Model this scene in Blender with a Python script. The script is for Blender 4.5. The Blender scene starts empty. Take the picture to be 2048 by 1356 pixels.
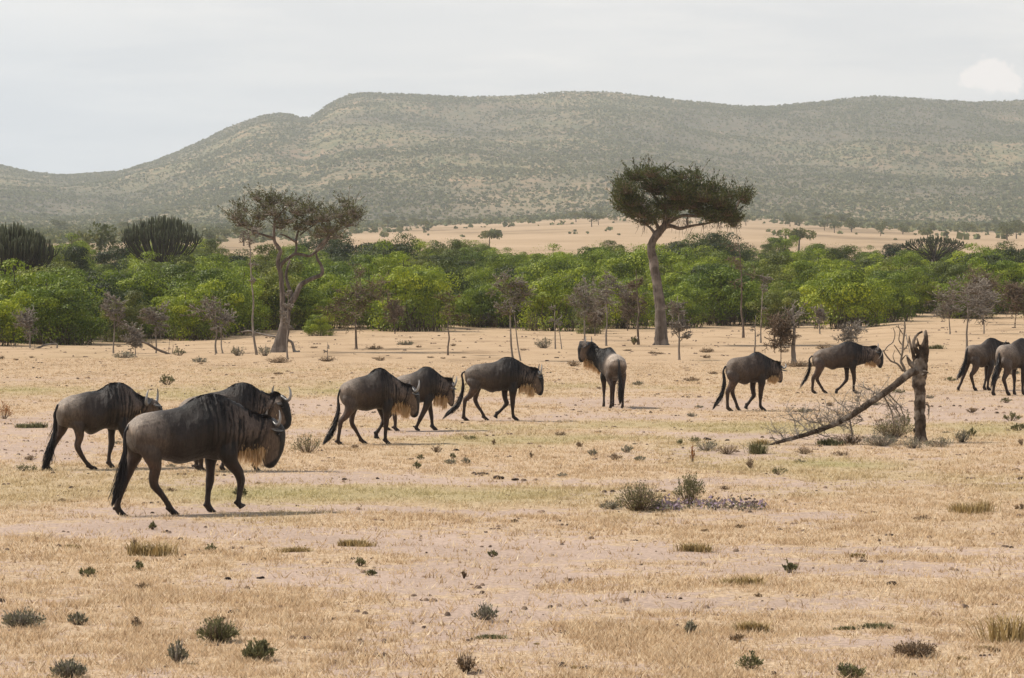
import bpy, math, random
import numpy as np
from mathutils import Vector

# ------------------------------------------------------------------ camera, sky, sun, exposure
F = 5690.0            # focal length in photo pixels (photo 2048 x 1356)
HOR = 600.0           # row of the horizon for flat ground
CH = 2.4              # camera height
sc = bpy.context.scene
col = sc.collection
TH = math.atan((678 - HOR) / F)
cam_d = bpy.data.cameras.new('camera'); cam = bpy.data.objects.new('camera', cam_d); col.objects.link(cam)
cam_d.sensor_width = 36.0; cam_d.lens = 36.0 * F / 2048.0
cam_d.clip_start = 0.5; cam_d.clip_end = 30000
cam.location = (0, 0, CH); cam.rotation_euler = (math.radians(90) - TH, 0, 0)
sc.camera = cam
sc.view_settings.view_transform = 'Standard'
sc.view_settings.look = 'None'
sc.view_settings.exposure = 0.15
sc.view_settings.gamma = 1.0
SUN_EL, SUN_AZ = 52.0, -72.0      # azimuth measured from +Y (view direction) towards +X

world = bpy.data.worlds.new("World"); sc.world = world; world.use_nodes = True
def build_world():
    nt = world.node_tree; N = nt.nodes; L = nt.links; N.clear()
    out = N.new('ShaderNodeOutputWorld'); bg = N.new('ShaderNodeBackground')
    bg.inputs['Strength'].default_value = 0.1
    sky = N.new('ShaderNodeTexSky'); sky.sky_type = 'NISHITA'; sky.sun_disc = False
    sky.sun_elevation = math.radians(SUN_EL); sky.sun_rotation = math.radians(SUN_AZ)
    sky.altitude = 1600; sky.dust_density = 2.0; sky.air_density = 1.0
    tc = N.new('ShaderNodeTexCoord')
    def maps(s, rot=0):
        m = N.new('ShaderNodeMapping'); m.inputs['Scale'].default_value = s
        m.inputs['Rotation'].default_value = (0, rot, 0)
        L.new(tc.outputs['Generated'], m.inputs['Vector']); return m
    def noise(scale, s, det=5, rot=0, rough=.55):
        n = N.new('ShaderNodeTexNoise'); n.inputs['Scale'].default_value = scale
        n.inputs['Detail'].default_value = det; n.inputs['Roughness'].default_value = rough
        L.new(maps(s, rot).outputs[0], n.inputs['Vector']); return n
    def ramp(src, p0, p1, c0, c1):
        r = N.new('ShaderNodeValToRGB'); r.color_ramp.interpolation = 'EASE'
        r.color_ramp.elements[0].position = p0; r.color_ramp.elements[1].position = p1
        r.color_ramp.elements[0].color = c0; r.color_ramp.elements[1].color = c1
        L.new(src, r.inputs['Fac']); return r
    def mix(fac, a, b, typ='MIX'):
        m = N.new('ShaderNodeMix'); m.data_type = 'RGBA'; m.blend_type = typ
        if isinstance(fac, float): m.inputs[0].default_value = fac
        else: L.new(fac, m.inputs[0])
        for s, v in ((6, a), (7, b)):
            if isinstance(v, tuple): m.inputs[s].default_value = v
            else: L.new(v, m.inputs[s])
        return m.outputs[2]
    # thin high overcast: bright veil, softly banded, clearer and bluer low on the left
    n1 = noise(2.2, (1, 1, 5.5), 4, .10)
    veil = ramp(n1.outputs['Fac'], .36, .66, (6.7, 6.9, 7.1, 1), (8.45, 8.35, 8.15, 1))
    n2 = noise(7, (1, 1, 7), 6, .2)
    soft = ramp(n2.outputs['Fac'], .42, .60, (.93, .94, .955, 1), (1.04, 1.03, 1.02, 1))
    veil2 = mix(1.0, veil.outputs[0], soft.outputs[0], 'MULTIPLY')
    # lower sky: a little darker and bluer towards the horizon on the left
    sep = N.new('ShaderNodeSeparateXYZ'); L.new(tc.outputs['Generated'], sep.inputs[0])
    ad = N.new('ShaderNodeMath'); ad.operation = 'MULTIPLY_ADD'; ad.inputs[1].default_value = .35
    L.new(sep.outputs['X'], ad.inputs[0]); L.new(sep.outputs['Z'], ad.inputs[2])
    low = N.new('ShaderNodeMapRange'); low.inputs[1].default_value = -.03; low.inputs[2].default_value = .085
    low.inputs[3].default_value = 1; low.inputs[4].default_value = 0; low.interpolation_type = 'SMOOTHSTEP'
    L.new(ad.outputs[0], low.inputs[0])
    tint = mix(low.outputs[0], (1, 1, 1, 1), (.84, .905, .985, 1))
    veil3 = mix(1.0, veil2, tint, 'MULTIPLY')
    c = mix(.95, sky.outputs[0], veil3)
    hi = N.new('ShaderNodeMapRange'); hi.inputs[1].default_value = .16; hi.inputs[2].default_value = .75; hi.inputs[3].default_value = 0; hi.inputs[4].default_value = 1; hi.interpolation_type = 'SMOOTHSTEP'
    L.new(sep.outputs['Z'], hi.inputs[0]); c = mix(1.0, c, mix(hi.outputs[0], (1, 1, 1, 1), (.40, .45, .54, 1)), 'MULTIPLY')
    # one small bright cumulus low in the right of the view
    def vnode(op, a, b=None):
        v = N.new('ShaderNodeVectorMath'); v.operation = op
        if isinstance(a, tuple): v.inputs[0].default_value = a
        else: L.new(a, v.inputs[0])
        if b is not None:
            if isinstance(b, tuple): v.inputs[1].default_value = b
            else: L.new(b, v.inputs[1])
        return v
    cd = (956 / F, 1.0, (600 - 152) / F); l = math.sqrt(sum(t * t for t in cd)); cd = tuple(t / l for t in cd)
    diff = vnode('SUBTRACT', tc.outputs['Generated'], cd)
    scl = vnode('MULTIPLY', diff.outputs[0], (92, 92, 150))
    nn = noise(230, (1, 1, 1), 6, 0, .6)
    dis = vnode('SUBTRACT', nn.outputs['Color'], (.5, .5, .5)); dis2 = vnode('MULTIPLY', dis.outputs[0], (1.1, 1.1, 1.1))
    sm = vnode('ADD', scl.outputs[0], dis2.outputs[0]); ln = vnode('LENGTH', sm.outputs[0])
    for off, k_ in (((-.55, 0, .35), 1.45), ((.45, 0, .15), 1.5), ((.05, 0, -.22), 1.15)):
        l2 = vnode('LENGTH', vnode('MULTIPLY', vnode('ADD', sm.outputs[0], off).outputs[0], (k_, k_, k_)).outputs[0])
        mn = N.new('ShaderNodeMath'); mn.operation = 'MINIMUM'; L.new(ln.outputs['Value'] if off[0] == -.55 else mn_prev, mn.inputs[0]); L.new(l2.outputs['Value'], mn.inputs[1]); mn_prev = mn.outputs[0]
    big = N.new('ShaderNodeMath'); big.operation = 'MULTIPLY'; big.inputs[1].default_value = 1.15; L.new(mn_prev, big.inputs[0])
    mr = N.new('ShaderNodeMapRange'); mr.inputs[1].default_value = .75; mr.inputs[2].default_value = 1.15
    mr.inputs[3].default_value = .85; mr.inputs[4].default_value = 0; mr.interpolation_type = 'SMOOTHSTEP'
    L.new(big.outputs[0], mr.inputs[0])
    c = mix(mr.outputs[0], c, (9.4, 8.9, 8.6, 1))
    L.new(c, bg.inputs['Color']); L.new(bg.outputs[0], out.inputs['Surface'])
build_world()
sun_d = bpy.data.lights.new('sun', 'SUN'); sun = bpy.data.objects.new('sun', sun_d); col.objects.link(sun)
sun_d.energy = 4.8; sun_d.angle = math.radians(4.0); sun_d.color = (1.0, .92, .81)
_a, _e = math.radians(SUN_AZ), math.radians(SUN_EL)
sdir = Vector((math.sin(_a) * math.cos(_e), math.cos(_a) * math.cos(_e), math.sin(_e)))
sun.rotation_euler = sdir.to_track_quat('Z', 'Y').to_euler()
sc.cycles.max_bounces = 6; sc.cycles.diffuse_bounces = 2; sc.cycles.glossy_bounces = 1
sc.cycles.transmission_bounces = 3; sc.cycles.transparent_max_bounces = 6; sc.cycles.volume_bounces = 1
sc.cycles.use_denoising = True

rnd = random.Random(7)
rg = np.random.default_rng(7)

# ------------------------------------------------------------------ pixel geometry
def ray(px, row):
    x = (px - 1024) / F; y = (678 - row) / F
    return np.array([x, math.cos(TH) + y * math.sin(TH), -math.sin(TH) + y * math.cos(TH)])
def at(px, row, D):
    """point at depth D (metres ahead) seen at a photo pixel"""
    d = ray(px, row); return np.array([0, 0, CH]) + d * (D / d[1])
def flat_at(px, row):
    d = ray(px, row); t = -CH / d[2]; return np.array([0, 0, CH]) + d * t
def depth_of_row(row):
    return flat_at(1024, row)[1]

# ------------------------------------------------------------------ value noise
def _hash(ix, iy, seed):
    h = (ix.astype(np.int64) * 374761393 + iy.astype(np.int64) * 668265263 + seed * 1442695041) & 0xffffffff
    h = ((h ^ (h >> 13)) * 1274126177) & 0xffffffff
    return ((h ^ (h >> 16)) & 0xffff) / 65535.0
def vnoise(x, y, seed=0):
    x = np.asarray(x, float); y = np.asarray(y, float)
    ix = np.floor(x); iy = np.floor(y); fx = x - ix; fy = y - iy
    fx = fx * fx * (3 - 2 * fx); fy = fy * fy * (3 - 2 * fy)
    a = _hash(ix, iy, seed); b = _hash(ix + 1, iy, seed); c = _hash(ix, iy + 1, seed); d = _hash(ix + 1, iy + 1, seed)
    return (a * (1 - fx) + b * fx) * (1 - fy) + (c * (1 - fx) + d * fx) * fy
def fbm(x, y, seed=0, oct=4, gain=.5):
    s = 0; a = 1; t = 0
    for k in range(oct):
        s = s + a * vnoise(x * 2 ** k + 17.3 * k, y * 2 ** k - 9.1 * k, seed + k); t += a; a *= gain
    return s / t
def sstep(a, b, x):
    t = np.clip((x - a) / (b - a), 0, 1); return t * t * (3 - 2 * t)

# ------------------------------------------------------------------ terrain height
RIDGE = [(-3000, 330), (-1500, 300), (-600, 290), (0, 327), (60, 342), (130, 349), (240, 342), (300, 325), (370, 298), (430, 271), (480, 246),
         (530, 231), (575, 228), (612, 241), (640, 222), (665, 203), (700, 190), (730, 185), (850, 188), (950, 191),
         (1060, 187), (1130, 182), (1220, 183), (1320, 193), (1400, 205), (1470, 213), (1540, 213), (1640, 205), (1700, 199),
         (1750, 194), (1850, 197), (1950, 203), (2048, 199), (2600, 200), (3500, 260), (5000, 300)]
_ug = np.linspace(-3000, 5000, 401)
_ld = np.linspace(math.log(40), math.log(7500), 420)
def _table():
    T = np.zeros((len(_ug), len(_ld)))
    dd = np.exp(_ld)
    rr = np.interp(_ug, [a for a, b in RIDGE], [b for a, b in RIDGE])
    dB = np.interp(_ug, [0, 500, 1024, 1800, 2048], [150, 170, 190, 205, 210])
    rB = np.interp(_ug, [0, 300, 600, 900, 1500, 1690, 1800, 2048], [690, 685, 667, 660, 655, 652, 641, 637])
    r22 = np.interp(_ug, [0, 600, 900, 1250, 1500, 1850, 2048], [454, 450, 442, 424, 430, 446, 450])
    for i in range(len(_ug)):
        z = lambda d, row: CH + (HOR - row) * d / F
        kd = [0, 100, dB[i], 300, 500, 750, 2200]
        kz = [0, 0, z(dB[i], rB[i]), z(300, 574), z(500, 517), z(750, 500), z(2200, r22[i])]
        a = np.interp(dd, kd, kz)
        t = np.clip((dd - 2200) / 2300, 0, 1)
        hill = kz[-1] + (z(4500, rr[i]) - kz[-1]) * t ** 1.12
        a = np.where(dd > 2200, hill, a)
        back = z(4500, rr[i])
        a = np.where(dd > 4500, back * np.clip(1 - (dd - 4500) / 2600, .2, 1), a)
        T[i] = a
    k = np.array([.05, .25, .4, .25, .05])
    for _ in range(2):
        P = np.pad(T, ((0, 0), (2, 2)), 'edge')
        T2 = sum(k[j] * P[:, j:j + T.shape[1]] for j in range(5))
        T = np.where((dd > 4300)[None] & (dd < 4700)[None], T, T2)
    return T
_T = _table()
def gz(x, y):
    x = np.asarray(x, float); y = np.asarray(y, float)
    yy = np.maximum(y, 40.0)
    u = np.clip(1024 + F * x / yy, -2990, 4990)
    a = (u - _ug[0]) / (_ug[1] - _ug[0]); b = np.clip((np.log(yy) - _ld[0]) / (_ld[1] - _ld[0]), 0, len(_ld) - 1.001)
    ia = a.astype(int) if isinstance(a, np.ndarray) and a.ndim else int(a)
    ib = b.astype(int) if isinstance(b, np.ndarray) and b.ndim else int(b)
    fa = a - ia; fb = b - ib
    z = (_T[ia, ib] * (1 - fa) + _T[ia + 1, ib] * fa) * (1 - fb) + (_T[ia, ib + 1] * (1 - fa) + _T[ia + 1, ib + 1] * fa) * fb
    z = z * sstep(95, 125, yy)
    k = sstep(2300, 3200, yy)
    z = z + k * ((fbm(x / 420, y / 700, 5, 4) - .5) * 60 + (fbm(x / 110, y / 160, 9, 3) - .5) * 14) * (1 - .75 * sstep(3900, 4500, yy))
    k2 = sstep(110, 260, yy) * (1 - sstep(2000, 2600, yy))
    z = z + k2 * (fbm(x / 40, y / 60, 3, 2) - .5) * .5
    return z
def gz1(x, y): return float(gz(np.array([x]), np.array([y]))[0])
def ground_at(px, row, D0=100, D1=400):
    """first hit of the pixel ray on the terrain"""
    if row > 736: return flat_at(px, row)
    prev = None
    for D in np.arange(D0, D1, 1.0):
        p = at(px, row, D)
        if gz1(p[0], p[1]) > p[2]: return np.array([p[0], p[1], gz1(p[0], p[1])])
    return p

# ------------------------------------------------------------------ mesh helpers
class MB:
    def __init__(s): s.v = []; s.f = []; s.n = 0; s.t = []
    def add(s, v, f, t=0.5):
        v = np.asarray(v, np.float32).reshape(-1, 3); s.v.append(v)
        for a in (f if isinstance(f, (list, tuple)) else [f]):
            s.f.append(np.asarray(a, np.int32) + s.n)
        tt = np.asarray(t, np.float32); s.t.append(np.broadcast_to(tt, (len(v),)) if tt.ndim == 0 else tt)
        s.n += len(v)
    def tube(s, pts, rad, n=6, t=0.5, cap=True, rough=0.0):
        pts = np.asarray(pts, float); rad = np.broadcast_to(np.asarray(rad, float), (len(pts),))
        k = len(pts); d = np.gradient(pts, axis=0); d /= np.linalg.norm(d, axis=1)[:, None] + 1e-9
        ref = np.array([0.13, 1, 0.07]) if abs(d[:, 1].mean()) < .8 else np.array([1, .1, .05])
        a = np.cross(d, ref); a /= np.linalg.norm(a, axis=1)[:, None] + 1e-9; b = np.cross(d, a)
        th = np.arange(n) * 2 * np.pi / n
        r = rad[:, None] * (1 + (rg.random((k, n)) - .5) * rough)
        v = pts[:, None, :] + (a[:, None, :] * np.cos(th)[None, :, None] + b[:, None, :] * np.sin(th)[None, :, None]) * r[..., None]
        i = np.arange(k - 1)[:, None] * n; j = np.arange(n)[None]; j2 = (j + 1) % n
        q = np.stack([i + j, i + j2, i + n + j2, i + n + j], -1).reshape(-1, 4)
        f = [q]; v = v.reshape(-1, 3)
        if cap:
            v = np.vstack([v, pts[0], pts[-1]]); m = k * n; jj = np.arange(n); jn = (jj + 1) % n
            f.append(np.stack([jn, jj, np.full(n, m)], 1)); f.append(np.stack([(k - 1) * n + jj, (k - 1) * n + jn, np.full(n, m + 1)], 1))
        s.add(v, f, t)
    def leaves(s, P, size, aspect=.6, t=None, up=0.0, nrm=None, spread=1.0, face=None):
        """a quad (leaf or leaf clump) at each point"""
        P = np.asarray(P, float); n = len(P)
        A = rg.normal(size=(n, 3)) * spread
        if nrm is not None: A = A + nrm
        A[:, 2] += up; A /= np.linalg.norm(A, axis=1)[:, None] + 1e-9
        B = np.cross(A, rg.normal(size=(n, 3)) if face is None else face + rg.normal(size=(n, 3)) * .45); B /= np.linalg.norm(B, axis=1)[:, None] + 1e-9
        sz = size * (0.6 + 0.8 * rg.random(n)); a = A * sz[:, None]; b = B * (sz * aspect)[:, None]
        v = np.stack([P, P + a * .55 + b * .5, P + a, P + a * .45 - b * .5], 1).reshape(-1, 3)
        tt = np.repeat(t if t is not None else rg.random(n), 4)
        s.add(v, np.arange(n * 4).reshape(-1, 4), tt)
    def build(s, name, mat, parent=None, smooth=False, attr='tint'):
        V = np.vstack(s.v) if s.v else np.zeros((0, 3)); me = bpy.data.meshes.new(name)
        me.vertices.add(len(V)); me.vertices.foreach_set('co', V.astype(np.float32).ravel())
        loops = np.concatenate([a.ravel() for a in s.f]); cnt = np.concatenate([np.full(len(a), a.shape[1]) for a in s.f])
        me.loops.add(len(loops)); me.loops.foreach_set('vertex_index', loops.astype(np.int32))
        me.polygons.add(len(cnt)); st = np.concatenate([[0], np.cumsum(cnt)[:-1]])
        me.polygons.foreach_set('loop_start', st.astype(np.int32)); me.polygons.foreach_set('loop_total', cnt.astype(np.int32))
        if smooth: me.polygons.foreach_set('use_smooth', np.ones(len(cnt), bool))
        me.update(calc_edges=True)
        at_ = me.attributes.new(attr, 'FLOAT', 'POINT'); at_.data.foreach_set('value', np.concatenate(s.t).astype(np.float32))
        me.materials.append(mat)
        o = bpy.data.objects.new(name, me); col.objects.link(o)
        if parent: o.parent = parent
        return o
def tag(o, label=None, cat=None, group=None, kind=None):
    for k, v in (('label', label), ('category', cat), ('group', group), ('kind', kind)):
        if v: o[k] = v
    return o
def empty(name, loc, rz=0, sc_=1):
    o = bpy.data.objects.new(name, None); col.objects.link(o); o.location = [float(t) for t in loc]
    o.rotation_euler = (0, 0, rz); o.scale = (sc_, sc_, sc_) if not hasattr(sc_, '__len__') else sc_
    o.empty_display_size = .3
    return o
def copy_tree(o, parent=None):
    c = o.copy(); col.objects.link(c); c.parent = parent
    for k in ('label', 'group', 'category', 'kind'):
        if parent is None and k in c: pass
    for ch in list(o.children): copy_tree(ch, c)
    return c
def cr(P, n):
    """Catmull-Rom resampling of rows of P"""
    P = np.asarray(P, float); k = len(P); Q = np.vstack([2 * P[0] - P[1], P, 2 * P[-1] - P[-2]])
    out = []
    for i in range(k - 1):
        p0, p1, p2, p3 = Q[i], Q[i + 1], Q[i + 2], Q[i + 3]
        for t in np.arange(n) / n:
            out.append(.5 * ((2 * p1) + (-p0 + p2) * t + (2 * p0 - 5 * p1 + 4 * p2 - p3) * t * t + (-p0 + 3 * p1 - 3 * p2 + p3) * t ** 3))
    out.append(P[-1]); return np.array(out)

# ------------------------------------------------------------------ materials
def newmat(name):
    m = bpy.data.materials.new(name); m.use_nodes = True; nt = m.node_tree; nt.nodes.clear()
    return m, nt.nodes, nt.links
def nmix(N, L, fac, a, b, typ='MIX'):
    m = N.new('ShaderNodeMix'); m.data_type = 'RGBA'; m.blend_type = typ
    if isinstance(fac, (int, float)): m.inputs[0].default_value = fac
    else: L.new(fac, m.inputs[0])
    for s, v in ((6, a), (7, b)):
        if isinstance(v, tuple): m.inputs[s].default_value = v if len(v) == 4 else v + (1,)
        else: L.new(v, m.inputs[s])
    return m.outputs[2]
def nnoise(N, L, vec, scale, det=4, rough=.55, sc3=None):
    n = N.new('ShaderNodeTexNoise'); n.inputs['Scale'].default_value = scale; n.inputs['Detail'].default_value = det
    n.inputs['Roughness'].default_value = rough
    if sc3:
        m = N.new('ShaderNodeMapping'); m.inputs['Scale'].default_value = sc3; L.new(vec, m.inputs[0]); vec = m.outputs[0]
    L.new(vec, n.inputs['Vector']); return n
def nramp(N, L, src, stops):
    r = N.new('ShaderNodeValToRGB'); e = r.color_ramp.elements
    while len(e) < len(stops): e.new(.5)
    for k, (p, c) in enumerate(stops): e[k].position = p; e[k].color = c if len(c) == 4 else c + (1,)
    L.new(src, r.inputs[0]); return r.outputs[0]
def nattr(N, name): a = N.new('ShaderNodeAttribute'); a.attribute_name = name; return a

def leaf_mat(name, dark, mid, light, trans=.25, rough=.55, objvar=.36):
    m, N, L = newmat(name)
    a = nattr(N, 'tint'); c = nramp(N, L, a.outputs['Fac'], [(0, dark), (.5, mid), (1, light)])
    oi = N.new('ShaderNodeObjectInfo')
    v = nramp(N, L, oi.outputs['Random'], [(0, (1 - objvar, 1 - objvar * .8, 1 - objvar * .6)), (.45, (1, 1, 1)), (.8, (1 + objvar * .7, 1 + objvar * .5, 1 - objvar * .2)), (1, (1 - objvar * .4, 1 - objvar * .5, 1))])
    c = nmix(N, L, 1.0, c, v, 'MULTIPLY')
    b = N.new('ShaderNodeBsdfPrincipled'); b.inputs['Roughness'].default_value = rough
    b.inputs['Specular IOR Level'].default_value = .3
    L.new(c, b.inputs['Base Color'])
    t = N.new('ShaderNodeBsdfTranslucent'); L.new(nmix(N, L, 1.0, c, (1.1, 1.25, .6, 1), 'MULTIPLY'), t.inputs['Color'])
    mx = N.new('ShaderNodeMixShader'); mx.inputs[0].default_value = trans
    L.new(b.outputs[0], mx.inputs[1]); L.new(t.outputs[0], mx.inputs[2])
    o = N.new('ShaderNodeOutputMaterial'); L.new(mx.outputs[0], o.inputs[0]); return m
def bark_mat(name, c0, c1, scale=6, stretch=(1, 1, .18), bump=.6, c2=None):
    m, N, L = newmat(name); tc = N.new('ShaderNodeTexCoord')
    n = nnoise(N, L, tc.outputs['Object'], scale, 6, .65, stretch)
    n2 = nnoise(N, L, tc.outputs['Object'], scale * .35, 3, .5)
    c = nramp(N, L, n.outputs['Fac'], [(.3, c0), (.7, c1)])
    c = nmix(N, L, nramp(N, L, n2.outputs['Fac'], [(.5, (0, 0, 0)), (.68, (1, 1, 1))]), c, c2 or tuple(t * 1.35 for t in c1))
    b = N.new('ShaderNodeBsdfPrincipled'); b.inputs['Roughness'].default_value = .9; b.inputs['Specular IOR Level'].default_value = .2
    L.new(c, b.inputs['Base Color'])
    bm = N.new('ShaderNodeBump'); bm.inputs['Strength'].default_value = bump; bm.inputs['Distance'].default_value = .06
    L.new(n.outputs['Fac'], bm.inputs['Height']); L.new(bm.outputs[0], b.inputs['Normal'])
    o = N.new('ShaderNodeOutputMaterial'); L.new(b.outputs[0], o.inputs[0]); return m
def attr_mat(name, stops, rough=.8, spec=.2, trans=0.0):
    m, N, L = newmat(name); c = nramp(N, L, nattr(N, 'tint').outputs['Fac'], stops)
    b = N.new('ShaderNodeBsdfPrincipled'); b.inputs['Roughness'].default_value = rough; b.inputs['Specular IOR Level'].default_value = spec
    L.new(c, b.inputs['Base Color']); o = N.new('ShaderNodeOutputMaterial')
    if trans:
        t = N.new('ShaderNodeBsdfTranslucent'); L.new(c, t.inputs[0]); mx = N.new('ShaderNodeMixShader'); mx.inputs[0].default_value = trans
        L.new(b.outputs[0], mx.inputs[1]); L.new(t.outputs[0], mx.inputs[2]); L.new(mx.outputs[0], o.inputs[0])
    else: L.new(b.outputs[0], o.inputs[0])
    return m
M = {}
M['leaf_bush'] = leaf_mat('bush_leaves', (.040, .064, .009), (.170, .225, .020), (.46, .49, .036), .25)
M['leaf_dark'] = leaf_mat('dark_leaves', (.018, .028, .007), (.050, .070, .015), (.11, .135, .025), .2)
M['leaf_olive'] = leaf_mat('olive_leaves', (.048, .060, .013), (.15, .172, .034), (.31, .32, .06), .22)
M['leaf_treeR'] = leaf_mat('evergreen_tree_leaves', (.030, .036, .012), (.068, .078, .024), (.13, .14, .04), .18, objvar=0)
M['leaf_treeL'] = leaf_mat('thin_tree_leaves', (.045, .045, .022), (.098, .098, .046), (.18, .175, .085), .2, objvar=0)
M['leaf_far'] = leaf_mat('far_scrub_leaves', (.075, .088, .034), (.135, .150, .058), (.24, .22, .10), .15, .8, objvar=0)
M['bark_grey'] = bark_mat('grey_bark', (.12, .10, .085), (.30, .26, .22))
M['bark_tree'] = bark_mat('furrowed_bark', (.045, .034, .028), (.20, .165, .14), 5.5, (1.6, 1.6, .12), 1.0, (.27, .23, .20))
M['bark_brown'] = bark_mat('brown_bark', (.075, .055, .042), (.19, .15, .12), c2=(.26, .22, .18))
M['bark_stump'] = bark_mat('splintered_bark', (.018, .013, .010), (.13, .095, .07), 13, (1, 1, .55), 1.0, (.34, .29, .24))
M['bark_dark'] = bark_mat('dark_bark', (.035, .026, .02), (.11, .085, .065), 9, (1, 1, .4), .8, c2=(.17, .13, .10))
M['twig_grey'] = attr_mat('grey_twigs', [(0, (.10, .082, .065)), (1, (.32, .28, .235))])
M['stem_mix'] = attr_mat('bush_stems', [(0, (.04, .032, .02)), (.6, (.12, .095, .065)), (1, (.30, .26, .20))])
M['twig_brown'] = attr_mat('brown_twigs', [(0, (.07, .05, .035)), (1, (.22, .16, .11))])
M['straw'] = attr_mat('straw_blades', [(0, (.16, .11, .05)), (.35, (.40, .29, .13)), (1, (.62, .50, .27))], trans=.15)
M['golden'] = attr_mat('golden_tussock', [(0, (.16, .115, .05)), (.5, (.40, .29, .13)), (1, (.62, .48, .24))], trans=.15)
M['plant_green'] = attr_mat('herb_leaves', [(0, (.060, .060, .030)), (.5, (.160, .155, .075)), (1, (.34, .32, .16))], trans=.15)
M['plant_grey'] = attr_mat('grey_green_leaves', [(0, (.08, .08, .055)), (.5, (.20, .19, .13)), (1, (.38, .35, .23))], trans=.1)
M['plant_brown'] = attr_mat('dry_brown_leaves', [(0, (.08, .055, .03)), (.5, (.22, .15, .085)), (1, (.45, .32, .19))], trans=.1)
M['flower'] = attr_mat('mauve_petals', [(0, (.12, .10, .07)), (.45, (.20, .16, .15)), (.8, (.38, .28, .38)), (1, (.52, .42, .50))], trans=.2)
M['orange'] = attr_mat('orange_leaves', [(0, (.20, .08, .03)), (1, (.50, .25, .10))], trans=.2)
M['dung'] = attr_mat('dung', [(0, (.018, .013, .011)), (1, (.07, .05, .04))], rough=.9)
M['euphorbia'] = attr_mat('succulent_stems', [(0, (.06, .05, .035)), (.45, (.055, .050, .032)), (1, (.070, .080, .035))], rough=.7)
# ------------------------------------------------------------------ ground sheet
BARE = [(150, 1060, 330, 17), (480, 1070, 320, 12), (560, 1155, 330, 26), (900, 1085, 330, 17), (1000, 1140, 260, 15), (1250, 1105, 260, 12), (1700, 1095, 420, 11),
        (1800, 1135, 380, 22), (1180, 1195, 240, 15), (1640, 1210, 260, 20), (1750, 1290, 150, 12), (700, 958, 420, 8), (1500, 966, 380, 8),
        (1250, 985, 200, 6), (60, 885, 120, 24), (300, 1020, 330, 12), (900, 1018, 300, 7), (830, 862, 340, 9), (1150, 800, 320, 7), (1100, 835, 260, 6), (1900, 825, 260, 22), (1500, 872, 220, 7),
        (1350, 812, 300, 9), (60, 842, 110, 9), (1030, 1230, 60, 8), (860, 1225, 90, 6), (50, 760, 200, 5), (600, 815, 150, 8), (1700, 1030, 60, 5)]
GREEN = [(1300, 852, 430, 8), (880, 985, 300, 20), (560, 985, 220, 15), (1980, 862, 120, 12), (700, 778, 320, 10), (1000, 772, 160, 8),
         (350, 790, 160, 8), (1500, 862, 160, 6), (1050, 880, 200, 8), (1750, 925, 120, 9), (60, 778, 160, 8)]
def masks(x, y):
    """grass cover 0..1, greenness 0..1 and far-hill cover for ground points"""
    yy = np.maximum(y, 10.0)
    u = 1024 + F * x / yy; row = HOR + F * CH / yy
    g = .62 + (fbm(x / 2.6, y / 5.5, 21, 4) - .5) * 1.15 + (fbm(x / .7, y / 1.1, 31, 3) - .5) * .5
    w = 1 + (fbm(x / 3, y / 5, 44, 3) - .5) * 1.5; uo = u + (fbm(x / 2, y / 4, 55, 2) - .5) * 260
    ro = row + (fbm(x / 2.2, y / 6, 66, 3) - .5) * (row - HOR) * .07
    for (a, b, c, d) in BARE:
        e = ((uo - a) / c) ** 2 + ((ro - b) / d) ** 2
        g = g - .62 * np.exp(-e * .9) * w
    gr = np.zeros_like(g)
    for (a, b, c, d) in GREEN:
        e = ((uo - a) / c) ** 2 + ((ro - b) / d) ** 2
        k = np.exp(-e) * (.7 + .6 * (w - 1)); gr = gr + k; g = g + .5 * np.exp(-e)
    gr = gr + .35 * sstep(.6, .8, fbm(x / 4, y / 7, 77, 3))
    g = g * (1 - sstep(60, 110, y)) + (.75 + .3 * (fbm(x / 6, y / 12, 13, 3) - .5)) * sstep(60, 110, y)
    return np.clip(g, 0, 1), np.clip(gr, 0, 1)

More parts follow.
